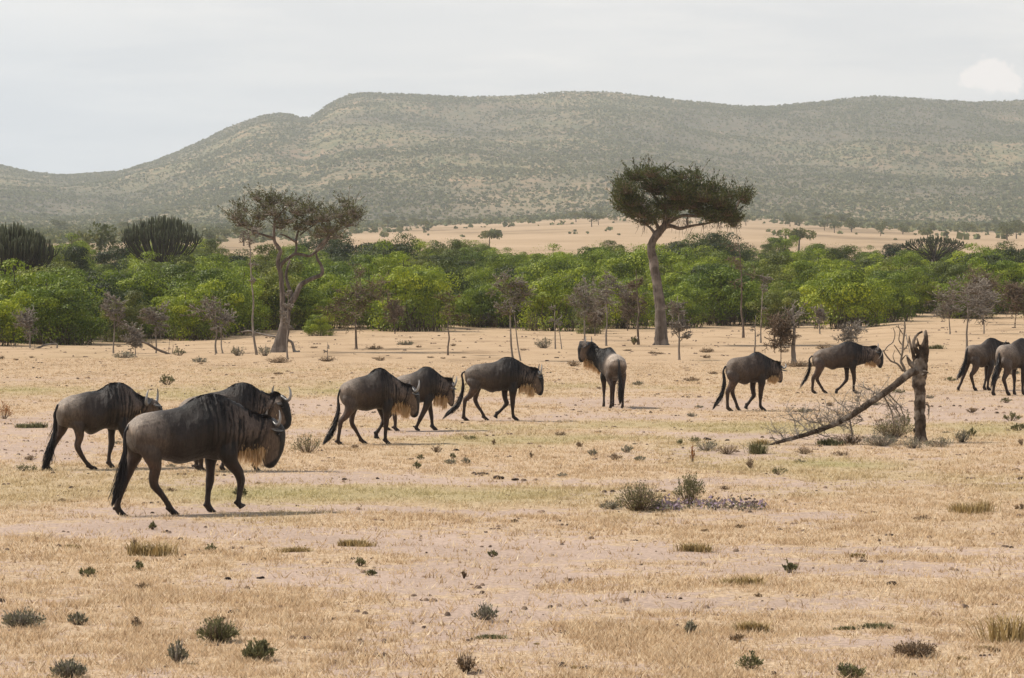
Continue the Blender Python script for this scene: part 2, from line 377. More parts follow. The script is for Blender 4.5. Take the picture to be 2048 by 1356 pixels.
def build_ground():
    dense = np.radians(np.arange(-13, 13.01, .11))
    side = np.radians(np.concatenate([np.arange(-180, -30, 6), np.arange(-30, -13.2, 1.2)]))
    ang = np.concatenate([side, dense, -side[::-1][:-1]])
    R = [0.6, 4, 8, 12]
    while R[-1] < 140: R.append(R[-1] * 1.0052)
    while R[-1] < 2200: R.append(R[-1] * 1.018)
    while R[-1] < 4460: R.append(R[-1] * 1.0068)
    R += [4480, 4500, 4520, 4550, 4600, 4700, 4900, 5200, 5600, 6200]
    R = np.array(R); A, RR = np.meshgrid(ang, R)
    X = RR * np.sin(A); Y = RR * np.cos(A); Z = gz(X.ravel(), Y.ravel()).reshape(X.shape)
    near = (1 - sstep(90, 130, RR)) * sstep(6, 14, RR)
    Z = Z + near * ((fbm(X / .9, Y / .9, 91, 3) - .5) * .035)
    g, gr = masks(X.ravel(), Y.ravel())
    Z = Z + near * (g.reshape(X.shape) - .5) * .012
    k, n = X.shape; mb = MB()
    v = np.stack([X, Y, Z], -1).reshape(-1, 3)
    i = np.arange(k - 1)[:, None] * n; j = np.arange(n)[None]; j2 = (j + 1) % n
    q = np.stack([i + j, i + j2, i + n + j2, i + n + j], -1).reshape(-1, 4)[:, ::-1]
    v = np.vstack([v, [[0, 0, 0]]]); jj = np.arange(n)
    mb.add(v, [q, np.stack([(jj + 1) % n, jj, np.full(n, k * n)], 1)[:, ::-1]], np.append(g, .5))
    # ground shader
    m, N, L = newmat('savanna_ground')
    pos = N.new('ShaderNodeNewGeometry').outputs['Position']
    ga = nattr(N, 'tint').outputs['Fac']; gra = nattr(N, 'green').outputs['Fac']
    nf = nnoise(N, L, pos, 3.2, 8, .72); nm = nnoise(N, L, pos, .55, 6, .6); nfine = nnoise(N, L, pos, 16, 5, .7)
    def math_(op, a, b=None, c=None):
        q_ = N.new('ShaderNodeMath'); q_.operation = op
        for s_, v_ in enumerate((a, b, c)):
            if v_ is None: continue
            if isinstance(v_, (int, float)): q_.inputs[s_].default_value = v_
            else: L.new(v_, q_.inputs[s_])
        return q_.outputs[0]
    cov = math_('ADD', ga, math_('MULTIPLY', math_('SUBTRACT', nf.outputs['Fac'], .5), 3.4))
    mr = N.new('ShaderNodeMapRange'); mr.inputs[1].default_value = .26; mr.inputs[2].default_value = .58; mr.interpolation_type = 'SMOOTHSTEP'; L.new(cov, mr.inputs[0])
    soil = nramp(N, L, nm.outputs['Fac'], [(.3, (.44, .33, .265)), (.7, (.56, .425, .345))])
    soil = nmix(N, L, nramp(N, L, nfine.outputs['Fac'], [(.32, (.35, .35, .35)), (.50, (1, 1, 1))]), (.22, .155, .115), soil)
    straw = nramp(N, L, nfine.outputs['Fac'], [(.30, (.17, .118, .072)), (.40, (.42, .30, .195)), (.54, (.59, .44, .295)), (.72, (.78, .62, .44))])
    reddish = nramp(N, L, nnoise(N, L, pos, 1.3, 5, .6).outputs['Fac'], [(.52, (0, 0, 0)), (.75, (1, 1, 1))])
    straw = nmix(N, L, math_('MULTIPLY', reddish, .35), straw, (.36, .225, .125))
    straw = nmix(N, L, math_('MULTIPLY', gra, .56), straw, nramp(N, L, nfine.outputs['Fac'], [(.3, (.14, .15, .05)), (.7, (.42, .40, .15))]))
    base = nmix(N, L, mr.outputs[0], soil, straw)
    # mid distance: sandy, drier
    sep = N.new('ShaderNodeSeparateXYZ'); L.new(pos, sep.inputs[0])
    mid = N.new('ShaderNodeMapRange'); mid.inputs[1].default_value = 50; mid.inputs[2].default_value = 120; L.new(sep.outputs['Y'], mid.inputs[0])
    nmid = nnoise(N, L, pos, .35, 7, .68, (1, .45, 1))
    sand = nramp(N, L, nmid.outputs['Fac'], [(.36, (.24, .16, .09)), (.47, (.42, .295, .18)), (.72, (.50, .365, .235))])
    base = nmix(N, L, math_('MULTIPLY', mid.outputs[0], .72), base, sand)
    # beyond the thicket: open pale plain then scrubby hill
    far = N.new('ShaderNodeMapRange'); far.inputs[1].default_value = 420; far.inputs[2].default_value = 520; L.new(sep.outputs['Y'], far.inputs[0])
    np_ = nnoise(N, L, pos, .012, 7, .62, (1, .5, 1))
    plain = nramp(N, L, np_.outputs['Fac'], [(.36, (.23, .165, .10)), (.46, (.37, .265, .165)), (.7, (.46, .335, .22))])
    base = nmix(N, L, far.outputs[0], base, plain)
    hillf = nattr(N, 'hill').outputs['Fac']
    nh = nnoise(N, L, pos, .02, 9, .68, (1, .45, 1.6)); nh2 = nnoise(N, L, pos, .0022, 4, .55, (1, .6, 3)); nh3 = nnoise(N, L, pos, .09, 4, .7, (1, .5, 1))
    hs = nramp(N, L, nh.outputs['Fac'], [(.36, (.15, .14, .065)), (.48, (.22, .175, .095)), (.60, (.30, .21, .12)), (.74, (.42, .265, .16))])
    hs = nmix(N, L, nramp(N, L, nh3.outputs['Fac'], [(.42, (1, 1, 1)), (.52, (0, 0, 0))]), hs, (.095, .11, .052))
    hs = nmix(N, L, nramp(N, L, nh2.outputs['Fac'], [(.42, (.75, .75, .75)), (.56, (0, 0, 0))]), hs, (.085, .078, .055))
    base = nmix(N, L, hillf, base, hs)
    litter_shade = nattr(N, 'litter').outputs['Fac']
    base = nmix(N, L, litter_shade, base, nramp(N, L, nf.outputs['Fac'], [(.35, (.035, .028, .018)), (.55, (.085, .065, .038)), (.75, (.14, .11, .06))]))  # leaf-litter brown, kept dark to paint in the shade beneath the bushes
    b = N.new('ShaderNodeBsdfPrincipled'); b.inputs['Roughness'].default_value = .95; b.inputs['Specular IOR Level'].default_value = .1
    L.new(base, b.inputs['Base Color'])
    bm = N.new('ShaderNodeBump'); bm.inputs['Strength'].default_value = .9; bm.inputs['Distance'].default_value = .05
    L.new(nfine.outputs['Fac'], bm.inputs['Height']); L.new(bm.outputs[0], b.inputs['Normal'])
    o = N.new('ShaderNodeOutputMaterial'); L.new(b.outputs[0], o.inputs[0])
    ob = mb.build('ground', m, smooth=True); me = ob.data
    a = me.attributes.new('green', 'FLOAT', 'POINT'); a.data.foreach_set('value', np.append(gr, 0).astype(np.float32))
    h = hill_cover(X.ravel(), Y.ravel()); a = me.attributes.new('hill', 'FLOAT', 'POINT'); a.data.foreach_set('value', np.append(h, 0).astype(np.float32))
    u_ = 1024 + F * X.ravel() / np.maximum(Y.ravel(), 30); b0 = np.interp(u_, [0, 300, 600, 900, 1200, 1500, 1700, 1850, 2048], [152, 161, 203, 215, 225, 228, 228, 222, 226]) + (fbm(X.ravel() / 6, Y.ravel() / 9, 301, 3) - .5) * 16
    shade_cover = sstep(-3, 5, Y.ravel() - b0) * (1 - sstep(400, 430, Y.ravel())) * .92
    a = me.attributes.new('litter', 'FLOAT', 'POINT'); a.data.foreach_set('value', np.append(shade_cover, 0).astype(np.float32))  # thicket floor: leaf litter together with painted shade
    tag(ob, kind='structure')
def hill_cover(x, y):
    yy = np.maximum(y, 30.0); u = 1024 + F * x / yy
    edge = np.interp(u, [-500, 0, 400, 600, 760, 900, 1200, 1500, 1800, 2048, 2600], [700, 740, 760, 850, 1350, 1600, 1780, 1650, 1400, 1150, 1100])
    e = edge * (1 + (fbm(x / 260, y / 500, 71, 4) - .5) * .6)
    h = sstep(.75, 1.45, y / e + (fbm(x / 70, y / 160, 79, 3) - .5) * .35); pat = sstep(.42, .6, fbm(x / 90, y / 260, 73, 3)); lowp = 1 - sstep(1900, 2700, y); return h * (1 - .4 * lowp * pat)
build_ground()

# ------------------------------------------------------------------ low grass and litter on the ground (stuff)
def frustum_points(n, r0, r1, power=1.0, half=11.8):
    t = rg.random(n); # density falls with distance
    r = (r0 ** (1 - power) + t * (r1 ** (1 - power) - r0 ** (1 - power))) ** (1 / (1 - power)) if power != 1 else r0 * (r1 / r0) ** t
    a = np.radians((rg.random(n) * 2 - 1) * half); return r * np.sin(a), r * np.cos(a)
def build_grass():
    x, y = frustum_points(240000, 16.0, 118, 1.25)
    g, gr = masks(x, y)
    clump = fbm(x / .35, y / .35, 101, 2)
    p = sstep(.30, .8, g) * (.25 + 1.3 * sstep(.45, .7, clump)) + .07
    k = rg.random(len(x)) < p; x, y, g, gr = x[k], y[k], g[k], gr[k]
    n = len(x); B = 5
    X = np.repeat(x, B) + rg.normal(size=n * B) * .035; Y = np.repeat(y, B) + rg.normal(size=n * B) * .035
    dist = np.repeat(y, B); gg = np.repeat(gr, B)
    h = (.012 + .036 * rg.random(n * B) ** 1.8) * (1 + .3 * np.repeat(rg.random(n), B)); w = (.0035 + .00012 * dist) * (.7 + .6 * rg.random(n * B))
    ang = rg.random(n * B) * 2 * np.pi; lean = .4 + 1.3 * rg.random(n * B)
    dx, dy = np.cos(ang), np.sin(ang); a2 = rg.random(n * B) * np.pi; ex, ey = np.cos(a2), np.sin(a2)
    z0 = np.zeros(n * B) - .008
    P0 = np.stack([X - ex * w, Y - ey * w, z0], 1); P1 = np.stack([X + ex * w, Y + ey * w, z0], 1)
    T = np.stack([X + dx * h * lean, Y + dy * h * lean, h + .004], 1)
    v = np.stack([P0, P1, T], 1).reshape(-1, 3); mb = MB()
    base = np.repeat(rg.random(n), B) * .55 + rg.random(n * B) * .45
    mb.add(v, np.arange(len(v)).reshape(-1, 3), np.repeat(base, 3))
    m, N, L = newmat('dry_grass_blades')
    c = nramp(N, L, nattr(N, 'tint').outputs['Fac'], [(0, (.24, .155, .09)), (.3, (.50, .355, .22)), (.65, (.75, .58, .38)), (1, (.92, .81, .61))])
    c = nmix(N, L, nattr(N, 'green').outputs['Fac'], c, nramp(N, L, nattr(N, 'tint').outputs['Fac'], [(0, (.17, .19, .06)), (.5, (.42, .42, .16)), (1, (.66, .60, .28))]))
    b = N.new('ShaderNodeBsdfPrincipled'); b.inputs['Roughness'].default_value = .8; b.inputs['Specular IOR Level'].default_value = .15; L.new(c, b.inputs['Base Color'])
    t = N.new('ShaderNodeBsdfTranslucent'); L.new(c, t.inputs[0]); mx = N.new('ShaderNodeMixShader'); mx.inputs[0].default_value = .4
    L.new(b.outputs[0], mx.inputs[1]); L.new(t.outputs[0], mx.inputs[2]); o = N.new('ShaderNodeOutputMaterial'); L.new(mx.outputs[0], o.inputs[0])
    ob = mb.build('grass', m); a = ob.data.attributes.new('green', 'FLOAT', 'POINT'); a.data.foreach_set('value', np.repeat(gg * .6, 3).astype(np.float32))
    tag(ob, 'short dry straw-coloured grass in patches over the pinkish soil', 'grass', kind='stuff')
    # small dark litter: droppings, dead leaves and clods scattered everywhere
    x, y = frustum_points(3000, 18, 230, .5); mb = MB()
    for i in range(len(x)):
        s = (.007 + .020 * rnd.random() ** 2.5) * (1 + y[i] / 70); z = gz1(x[i], y[i])
        for q in range(rnd.choice([1, 1, 2, 3])):
            p = np.array([x[i] + rnd.gauss(0, s * 1.6), y[i] + rnd.gauss(0, s * 1.6), z])
            c = np.array([[1, 0, 0], [.3, .95, 0], [-.8, .6, 0], [-.8, -.6, 0], [.3, -.95, 0]]) * s * (.7 + .6 * rg.random((5, 1)))
            vv = np.vstack([p + c, p + c * .55 + [0, 0, s * .6], [p + [0, 0, s * .75]]])
            f4 = [[j, (j + 1) % 5, 5 + (j + 1) % 5, 5 + j] for j in range(5)]; f3 = [[5 + j, 5 + (j + 1) % 5, 10] for j in range(5)]
            mb.add(vv, [f4, f3], rnd.random())
    m = attr_mat('ground_litter', [(0, (.05, .035, .027)), (.5, (.14, .10, .075)), (1, (.30, .21, .15))], .95, .05)
    tag(mb.build('ground_litter', m), 'small dark clods, droppings and leaf litter strewn over the plain', 'litter', kind='stuff')
build_grass()

# ------------------------------------------------------------------ scrub on the far hills (stuff)
def build_hill_scrub():
    n = 450000
    u = rg.random(n) * 4000 - 950; d = np.sqrt(rg.random(n) * (4640 ** 2 - 900 ** 2) + 900 ** 2)
    x = (u - 1024) / F * d
    h = hill_cover(x, d); cl = fbm(x / 60, d / 120, 201, 3); big = fbm(x / 500, d / 900, 207, 3)
    p = h * (.45 + .60 * sstep(.36, .62, cl)) * (.8 + .5 * sstep(.35, .6, big)) + .05 * sstep(.45, .7, cl) * sstep(800, 1500, d)
    k = rg.random(n) < p * .62; x, d, cl = x[k], d[k], cl[k]; n = len(x); z = gz(x, d)
    s = (.75 + 1.9 * rg.random(n) ** 2.6) * (.8 + .4 * cl)
    q = 7
    P = np.repeat(np.stack([x, d, z], 1), q, 0); S = np.repeat(s, q)
    off = rg.normal(size=(n * q, 3)); off /= np.linalg.norm(off, axis=1)[:, None]; off *= (.45 + .3 * rg.random(n * q))[:, None]
    off[:, 2] = np.abs(off[:, 2]) * .9 + .28
    C = P + off * S[:, None] * [1.05, 1.05, .85]
    A = rg.normal(size=(n * q, 3)); A /= np.linalg.norm(A, axis=1)[:, None]; Bv = np.cross(A, rg.normal(size=(n * q, 3))); Bv /= np.linalg.norm(Bv, axis=1)[:, None]
    r = (S * (.42 + .3 * rg.random(n * q)))[:, None]; A *= r; Bv *= r
    v = np.stack([C + A, C + Bv, C - A, C - Bv], 1).reshape(-1, 3)
    t = np.clip(np.repeat(rg.random(n) * .8, q) + rg.random(n * q) * .3, 0, 1)
    mb = MB(); mb.add(v, np.arange(len(v)).reshape(-1, 4), np.repeat(t, 4))
    tag(mb.build('hill_scrub', M['leaf_far']), 'grey-green thorn scrub dotting the far hillsides and plain', 'scrub', kind='stuff')
build_hill_scrub()
# ------------------------------------------------------------------ wildebeest
def coat_material():
    m, N, L = newmat('coat'); a = N.new('ShaderNodeVertexColor'); a.layer_name = 'coat'
    tc = N.new('ShaderNodeTexCoord')
    n = nnoise(N, L, tc.outputs['Object'], 42, 5, .7, (1.3, 1.3, .35)); n2 = nnoise(N, L, tc.outputs['Object'], 7, 4, .6)
    c = nmix(N, L, 1.0, a.outputs['Color'], nramp(N, L, n.outputs['Fac'], [(.32, (.50, .50, .50)), (.68, (1.5, 1.48, 1.45))]), 'MULTIPLY')
    c = nmix(N, L, 1.0, c, nramp(N, L, n2.outputs['Fac'], [(.35, (.82, .80, .78)), (.65, (1.16, 1.15, 1.14))]), 'MULTIPLY')
    b = N.new('ShaderNodeBsdfPrincipled'); b.inputs['Roughness'].default_value = .44; b.inputs['Specular IOR Level'].default_value = .26
    L.new(c, b.inputs['Base Color']); b.inputs['Sheen Weight'].default_value = .03; b.inputs['Sheen Roughness'].default_value = .5
    bm = N.new('ShaderNodeBump'); bm.inputs['Strength'].default_value = .7; bm.inputs['Distance'].default_value = .02
    L.new(n.outputs['Fac'], bm.inputs['Height']); L.new(bm.outputs[0], b.inputs['Normal'])
    o = N.new('ShaderNodeOutputMaterial'); L.new(b.outputs[0], o.inputs[0]); return m
M['coat'] = coat_material()
M['hair_black'] = attr_mat('black_hair', [(0, (.008, .007, .008)), (.7, (.022, .019, .02)), (1, (.06, .052, .05))], .5, .4)
M['hair_beard'] = attr_mat('tan_beard_hair', [(0, (.20, .12, .06)), (.4, (.60, .39, .19)), (1, (.92, .73, .48))], .6, .3, .4)
M['horn'] = attr_mat('grey_horn', [(0, (.02, .018, .018)), (.4, (.045, .042, .042)), (1, (.30, .29, .28))], .35, .5)
M['eye'] = attr_mat('dark_eye', [(0, (.01, .008, .006)), (1, (.012, .009, .007))], .15, .6)

def ring_loft(mb, C, U, Lv, w, n, squeeze):
    """closed loft: centres C, half-height vectors U, lateral unit vectors Lv, half-widths w"""
    k = len(C); th = np.arange(n) * 2 * np.pi / n; c, s = np.cos(th), np.sin(th)
    ww = (1 - squeeze[:, None] * np.maximum(c, 0)[None]) * w[:, None]
    s = np.sign(s) * np.abs(s) ** .9
    V = C[:, None] + U[:, None] * c[None, :, None] + Lv[:, None] * (s[None] * ww)[..., None]
    i = np.arange(k - 1)[:, None] * n; j = np.arange(n)[None]; j2 = (j + 1) % n
    q = np.stack([i + j, i + j2, i + n + j2, i + n + j], -1).reshape(-1, 4)
    v = np.vstack([V.reshape(-1, 3), C[0], C[-1]]); m = k * n; jj = np.arange(n); jn = (jj + 1) % n
    mb.add(v, [q, np.stack([jn, jj, np.full(n, m)], 1), np.stack([(k - 1) * n + jj, (k - 1) * n + jn, np.full(n, m + 1)], 1)])

def blob(mb, c, r):
    n = 10; th = np.linspace(-1, 1, 7) * np.pi / 2; c = np.array(c, float)
    C = np.array([c + [r[0] * math.sin(t), 0, 0] for t in th]); k = np.cos(th) + .02
    ring_loft(mb, C, np.outer(k, [0, 0, r[2]]), np.tile([0, 1, 0], (7, 1)), k * r[1], n, np.zeros(7))

def strands(name, mat, roots, dirs, lens, parent, w=.010, sag=.5, seg=4, tints=None, curl=.15, grad=1.0):
    n = len(roots); roots = np.asarray(roots, float); dirs = np.asarray(dirs, float)
    dirs = dirs / (np.linalg.norm(dirs, axis=1)[:, None] + 1e-9)
    lens = np.asarray(lens, float); cur = roots.copy(); d = dirs.copy(); pts = [cur.copy()]
    for s in range(seg):
        d = d + np.array([0, 0, -sag]) / seg + rg.normal(size=(n, 3)) * curl / seg; d /= np.linalg.norm(d, axis=1)[:, None]
        cur = cur + d * (lens / seg)[:, None]; pts.append(cur.copy())
    side = np.cross(dirs, rg.normal(size=(n, 3))); side /= np.linalg.norm(side, axis=1)[:, None] + 1e-9
    ww = w * (.6 + .8 * rg.random(n)); V = []
    for s, p in enumerate(pts):
        k = (1 - s / seg) ** .6 * (1 if s else .8) + .06
        V += [p + side * (ww * k)[:, None], p - side * (ww * k)[:, None]]
    V = np.stack(V, 1); m = 2 * (seg + 1); base = np.arange(n)[:, None, None] * m
    q = np.array([[2 * s, 2 * s + 1, 2 * s + 3, 2 * s + 2] for s in range(seg)])[None] + base
    t = tints if tints is not None else rg.random(n)
    mb = MB(); tt = np.clip(t[:, None] * np.repeat(np.linspace(grad, 1.15 if grad < 1 else 1, seg + 1), 2)[None], 0, 1).ravel(); mb.add(V.reshape(-1, 3), q.reshape(-1, 4), tt); return mb.build(name, mat, parent)

class Trace:
    """turns crop pixels of a side-on animal into metres in the animal's own frame"""
    def __init__(s, x0, y0, sc_, yaw, feet, mid):
        s.x0, s.y0, s.s = x0, y0, sc_; s.psi = math.radians(yaw)
        s.h = np.array([math.cos(s.psi), math.sin(s.psi), 0]); s.l = np.array([-math.sin(s.psi), math.cos(s.psi), 0])
        s.O = flat_at(x0 + mid / sc_, y0 + feet / sc_); s.m = s.O[1] / F / s.s    # metres per crop pixel
    def __call__(s, x, y, lat=0.0):
        d = ray(s.x0 + x / s.s, s.y0 + y / s.s); A = np.array([0, 0, CH]); P0 = s.O + s.l * lat
        t = np.dot(P0 - A, s.l) / np.dot(d, s.l); P = A + d * t; q = P - s.O
        return np.array([np.dot(q, s.h), lat, P[2]])

def build_animal(nm, O, psi, secs, legs, tail, horns, label, shade=1.0, voxel=.0135, brown=0.0, mane_dark=1.0, beard=(13, 18), beard_len=.17,
                 hump=(6, 11), ear=None, neck0=11, poll=15, group='wildebeest walking across the plain', rump_light=1.0, tail_w=1.0, neck_mul=1.0, front_dark=1.0):
    """secs: (C(3), U(3) half-height vector, L(3), half-width); legs: dict(pts, ra, rl, planted, side)"""
    root = empty('wildebeest', O, psi); tag(root, label, 'wildebeest', group)
    C = np.array([s[0] for s in secs]); U = np.array([s[1] for s in secs]); Lv = np.array([s[2] for s in secs]); W = np.array([s[3] for s in secs])
    k = len(C); sq = np.array([.12 if i < 4 else (.12 + .33 * min(1, (i - 3) / 4.)) for i in range(k)]); sq[poll:] = .12
    n = 6; R = cr(np.hstack([C, U, Lv, W[:, None], sq[:, None]]), n); idx = np.arange(len(R)) / n
    Cs, Us, Ls, Ws, Ss = R[:, :3], R[:, 3:6], R[:, 6:9], R[:, 9], R[:, 10]
    Ls = Ls / np.linalg.norm(Ls, axis=1)[:, None]
    mb = MB(); ring_loft(mb, Cs, Us, Ls, Ws, 26, Ss)
    limb = []
    for lg in legs:
        P = np.array(lg['pts']); ra = np.array(lg['ra']); rl = np.array(lg['rl'])
        if lg['planted']:
            dz = P[-1, 2] - .022; w_ = np.linspace(0, 1, len(P)) ** .8; w_[0] = 0; P[:, 2] -= dz * w_
        P = np.vstack([P[0] + (P[0] - P[1]) * .75 + [0, -np.sign(P[0][1]) * .05, 0], P]); P[1, 1] *= .82
        ra = np.concatenate([[ra[0] * .35], [ra[0] * .92], ra[1:]]); rl = np.concatenate([[rl[0] * .3], [rl[0] * .85], rl[1:]])
        Q = cr(np.hstack([P, ra[:, None], rl[:, None]]), 5); p = Q[:, :3]; d = np.gradient(p, axis=0); d /= np.linalg.norm(d, axis=1)[:, None]
        lat = np.tile([0, 1., 0], (len(p), 1)); up = np.cross(d, lat); up /= np.linalg.norm(up, axis=1)[:, None]
        # tendon/joint relief
        ring_loft(mb, p, up * Q[:, 3:4], lat, Q[:, 4], 14, np.zeros(len(p)))
        e = p[-1]; dd = d[-3] if not lg['planted'] else np.array([.45, 0, -1]); dd = dd / np.linalg.norm(dd)
        # hoof: a short wedge, wider at the sole, split in front by shading of its own
        q0 = e - dd * .035; hf = np.array([q0 + dd * t for t in (0, .03, .055, .066)])
        if lg['planted']: hf[-1, 2] = max(hf[-1, 2], .002); hf[:, 2] = np.maximum(hf[:, 2], .001)
        fw = np.cross(dd, [0, 1, 0]); fw = fw / np.linalg.norm(fw) * (1 if np.cross(dd, [0, 1, 0])[0] > 0 else -1)
        if lg['planted']: fw = np.array([1, 0, 0.])
        hf = hf + fw * np.array([0, .006, .014, .018])[:, None]
        ring_loft(mb, hf, fw[None] * np.array([.034, .043, .052, .050])[:, None], np.tile([0, 1., 0], (4, 1)), np.array([.03, .036, .042, .040]), 12, np.zeros(4))
        f = p[-1] - d[-4] * .075; blob(mb, f - fw * .034, (.018, .022, .02))   # dew claws
        limb.append((p, Q[:, 3], lg['front']))
    # ears
    hd = Cs[min(len(Cs) - 1, int((poll + .35) * n))]; hU = Us[min(len(Cs) - 1, int((poll + .35) * n))]; hL = Ls[min(len(Cs) - 1, int((poll + .35) * n))]
    hw = Ws[min(len(Cs) - 1, int((poll + .35) * n))]
    un = hU / np.linalg.norm(hU)
    fwd = np.cross(hL, un); fwd = fwd if fwd[0] > 0 or abs(fwd[2]) > .6 else -fwd
    for sd in (-1, 1):
        b0 = hd + un * np.linalg.norm(hU) * .45 + hL * sd * hw * .75
        d0 = (hL * sd * .95 + np.array([.25, 0, -.12]) + (np.array(ear) if ear is not None else 0)); d0 /= np.linalg.norm(d0)
        pts = np.array([b0 + d0 * t for t in (0, .055, .115, .175, .215)]); pts[:, 2] -= np.array([0, .004, .012, .012, .004])
        up = np.cross(d0, [1, 0, 0]); up = up / (np.linalg.norm(up) + 1e-6); lt = np.cross(up, d0)
        ring_loft(mb, pts, up[None] * np.array([.012, .013, .013, .011, .005])[:, None], np.tile(lt, (5, 1)), np.array([.022, .046, .052, .036, .008]), 8, np.zeros(5))
    # fuse into one skin
    tmp = mb.build('tmp', M['coat']); md = tmp.modifiers.new('r', 'REMESH'); md.mode = 'VOXEL'; md.voxel_size = voxel
    sm = tmp.modifiers.new('s', 'SMOOTH'); sm.factor = .5; sm.iterations = 5
    dg = bpy.context.evaluated_depsgraph_get(); me = bpy.data.meshes.new_from_object(tmp.evaluated_get(dg)); old = tmp.data
    bpy.data.objects.remove(tmp); bpy.data.meshes.remove(old)
    me.name = 'body'; V = np.empty(len(me.vertices) * 3, np.float32); me.vertices.foreach_get('co', V); V = V.reshape(-1, 3).astype(float)
    # nearest trunk section
    best = np.full(len(V), 1e9); si = np.zeros(len(V)); vv = np.zeros(len(V)); lv = np.zeros(len(V)); exd = np.zeros(len(V))
    Un = np.linalg.norm(Us, axis=1); Uh = Us / Un[:, None]; T = np.cross(Ls, Uh)
    for i in range(len(Cs)):
        D = V - Cs[i]; a = D @ Uh[i]; b = D @ Ls[i]; c = D @ T[i]
        ex = np.maximum(0, np.abs(a) - Un[i]) + np.maximum(0, np.abs(b) - Ws[i]); e = np.abs(c) + 1.1 * ex
        k_ = e < best; best[k_] = e[k_]; si[k_] = idx[i]; vv[k_] = (a / Un[i])[k_]; lv[k_] = (b / Ws[i])[k_]; exd[k_] = ex[k_]
    inb = np.maximum(0, np.sqrt(vv ** 2 + (lv * .9) ** 2) - 1)
    lb = np.full(len(V), 1e9); lp = np.zeros(len(V)); lf = np.zeros(len(V))
    for p, ra, fr in limb:
        for i in range(len(p)):
            dd = np.linalg.norm(V - p[i], axis=1); k_ = dd < lb; lb[k_] = dd[k_]; lp[k_] = i / (len(p) - 1); lf[k_] = fr
    leg = sstep(.0, .10, exd + .0) * (si < neck0 + 1)
    # coat colours; the rump is paled further to paint in its sheen
    rump = np.array([.52, .46, .405]) * rump_light; flank = np.array([.058, .047, .042]); shoulder = np.array([.042, .034, .031]); neck = np.array([.080, .064, .056]) * neck_mul
    face = np.array([.20, .152, .12]); black = np.array([.011, .010, .011])
    if brown: rump = rump * (1 - brown) + brown * np.array([.155, .118, .092]); flank = flank * (1 - brown) + brown * np.array([.088, .064, .050]); shoulder = shoulder * (1 - brown) + brown * np.array([.07, .050, .040])
    s = si; col_ = np.zeros((len(V), 3))
    wob = (fbm(V[:, 0] * 5, V[:, 2] * 5, 11, 3) - .5) * 1.2
    for key, cc in ((0, rump), (3.2, rump), (5.6, flank), (8.0, shoulder), (neck0, neck), (poll - .6, neck), (poll + .6, face), (poll + 6, face)):
        pass
    ks = np.array([0, 2.8, 4.3, 7.5, neck0, poll - .8, poll + .5, poll + 8.]); cs = np.array([rump, rump, flank, shoulder, neck, neck, face, face])
    sw = s + wob * .8
    for j in range(3): col_[:, j] = np.interp(sw, ks, cs[:, j])
    col_ *= (1 - .55 * sstep(.35, 1.0, -vv) * (s < neck0))[:, None]                 # shade under the belly painted into the coat
    hb = (1 - sstep(-.25, .75, vv + .25 * wob)) * (1 - sstep(3.5, 5, s)); col_ = col_ * (1 - hb[:, None] * .8) + np.array([.085, .062, .050]) * hb[:, None] * .8 * .9  # brown haunch; its fade upwards paints the light on the rump top
    # dark vertical bars on shoulder and neck
    sx = V[:, 0]; per = .062
    ph = s * 1.0 + .35 * wob
    bar = fbm(ph * 3.9 + 3.1, vv * .9 + lv * .2, 401, 2); bar2 = vnoise(ph * 9.5, vv * 1.8 + 4, 402)
    bars = (sstep(.48, .57, bar) * .95 + .5 * sstep(.55, .8, bar2)) * sstep(5.6, 9.5, s) * (1 - sstep(poll - 1.0, poll - .1, s)) * sstep(-1.0, -.55, vv)
    col_ = col_ * (1 - .86 * np.clip(bars, 0, 1))[:, None]
    lightbars = sstep(.30, .42, 1 - bar) * sstep(neck0 - 2, neck0, s) * (1 - sstep(poll - 1, poll, s)) * sstep(-.6, -.1, vv)
    col_ = col_ * (1 + 1.3 * lightbars)[:, None]
    # black ridge of the hump and neck
    ridge = sstep(.78, .93, vv + .1 * wob) * sstep(hump[0] - 1.5, hump[0], s) * (1 - sstep(poll, poll + 1, s))
    col_ = col_ * (1 - ridge[:, None]) + black * 1.6 * ridge[:, None]
    sh = sstep(.15, .55, vv + wob * .3) * np.exp(-((s - (hump[0] + hump[1]) / 2 + wob) / 1.6) ** 2) * mane_dark * .8
    col_ = col_ * (1 - sh[:, None]) + black * 2 * sh[:, None]
    fd = sstep(4.6, 6.0, s + .5 * wob) * (1 - sstep(poll - 1, poll, s)); col_ = col_ * (1 - (1 - front_dark) * fd)[:, None]
    # black blaze on the front of the face and the muzzle
    fc = np.maximum(sstep(.20, .34, vv + .06 * wob) * sstep(poll + .5, poll + 1.2, s), sstep(poll + 4.0, poll + 4.7, s + .6 * vv))
    fc = np.where(exd > .05, 0, fc)
    col_ = col_ * (1 - fc[:, None]) + black * fc[:, None]
    # ears dark
    er = (exd > .028) & (s > poll - 1.5); col_[er] = np.array([.022, .018, .017])
    # legs: brown, darker on the front pair and towards the hoof
    lc = np.where(lf[:, None] > .5, np.array([.058, .038, .030]), np.array([.066, .044, .034]))
    lc = lc * (1.1 - .35 * lp)[:, None]
    hoof = sstep(.90, .97, lp); lc = lc * (1 - hoof[:, None]) + np.array([.035, .03, .028]) * hoof[:, None]
    pale = np.exp(-((lp - .28) / .2) ** 2) * (lf < .5) * .9; lc = lc * (1 + pale[:, None])
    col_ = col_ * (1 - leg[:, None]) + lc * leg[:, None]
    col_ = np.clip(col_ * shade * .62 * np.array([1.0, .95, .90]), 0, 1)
    ca = me.color_attributes.new('coat', 'FLOAT_COLOR', 'POINT'); ca.data.foreach_set('color', np.hstack([col_, np.ones((len(V), 1))]).astype(np.float32).ravel())
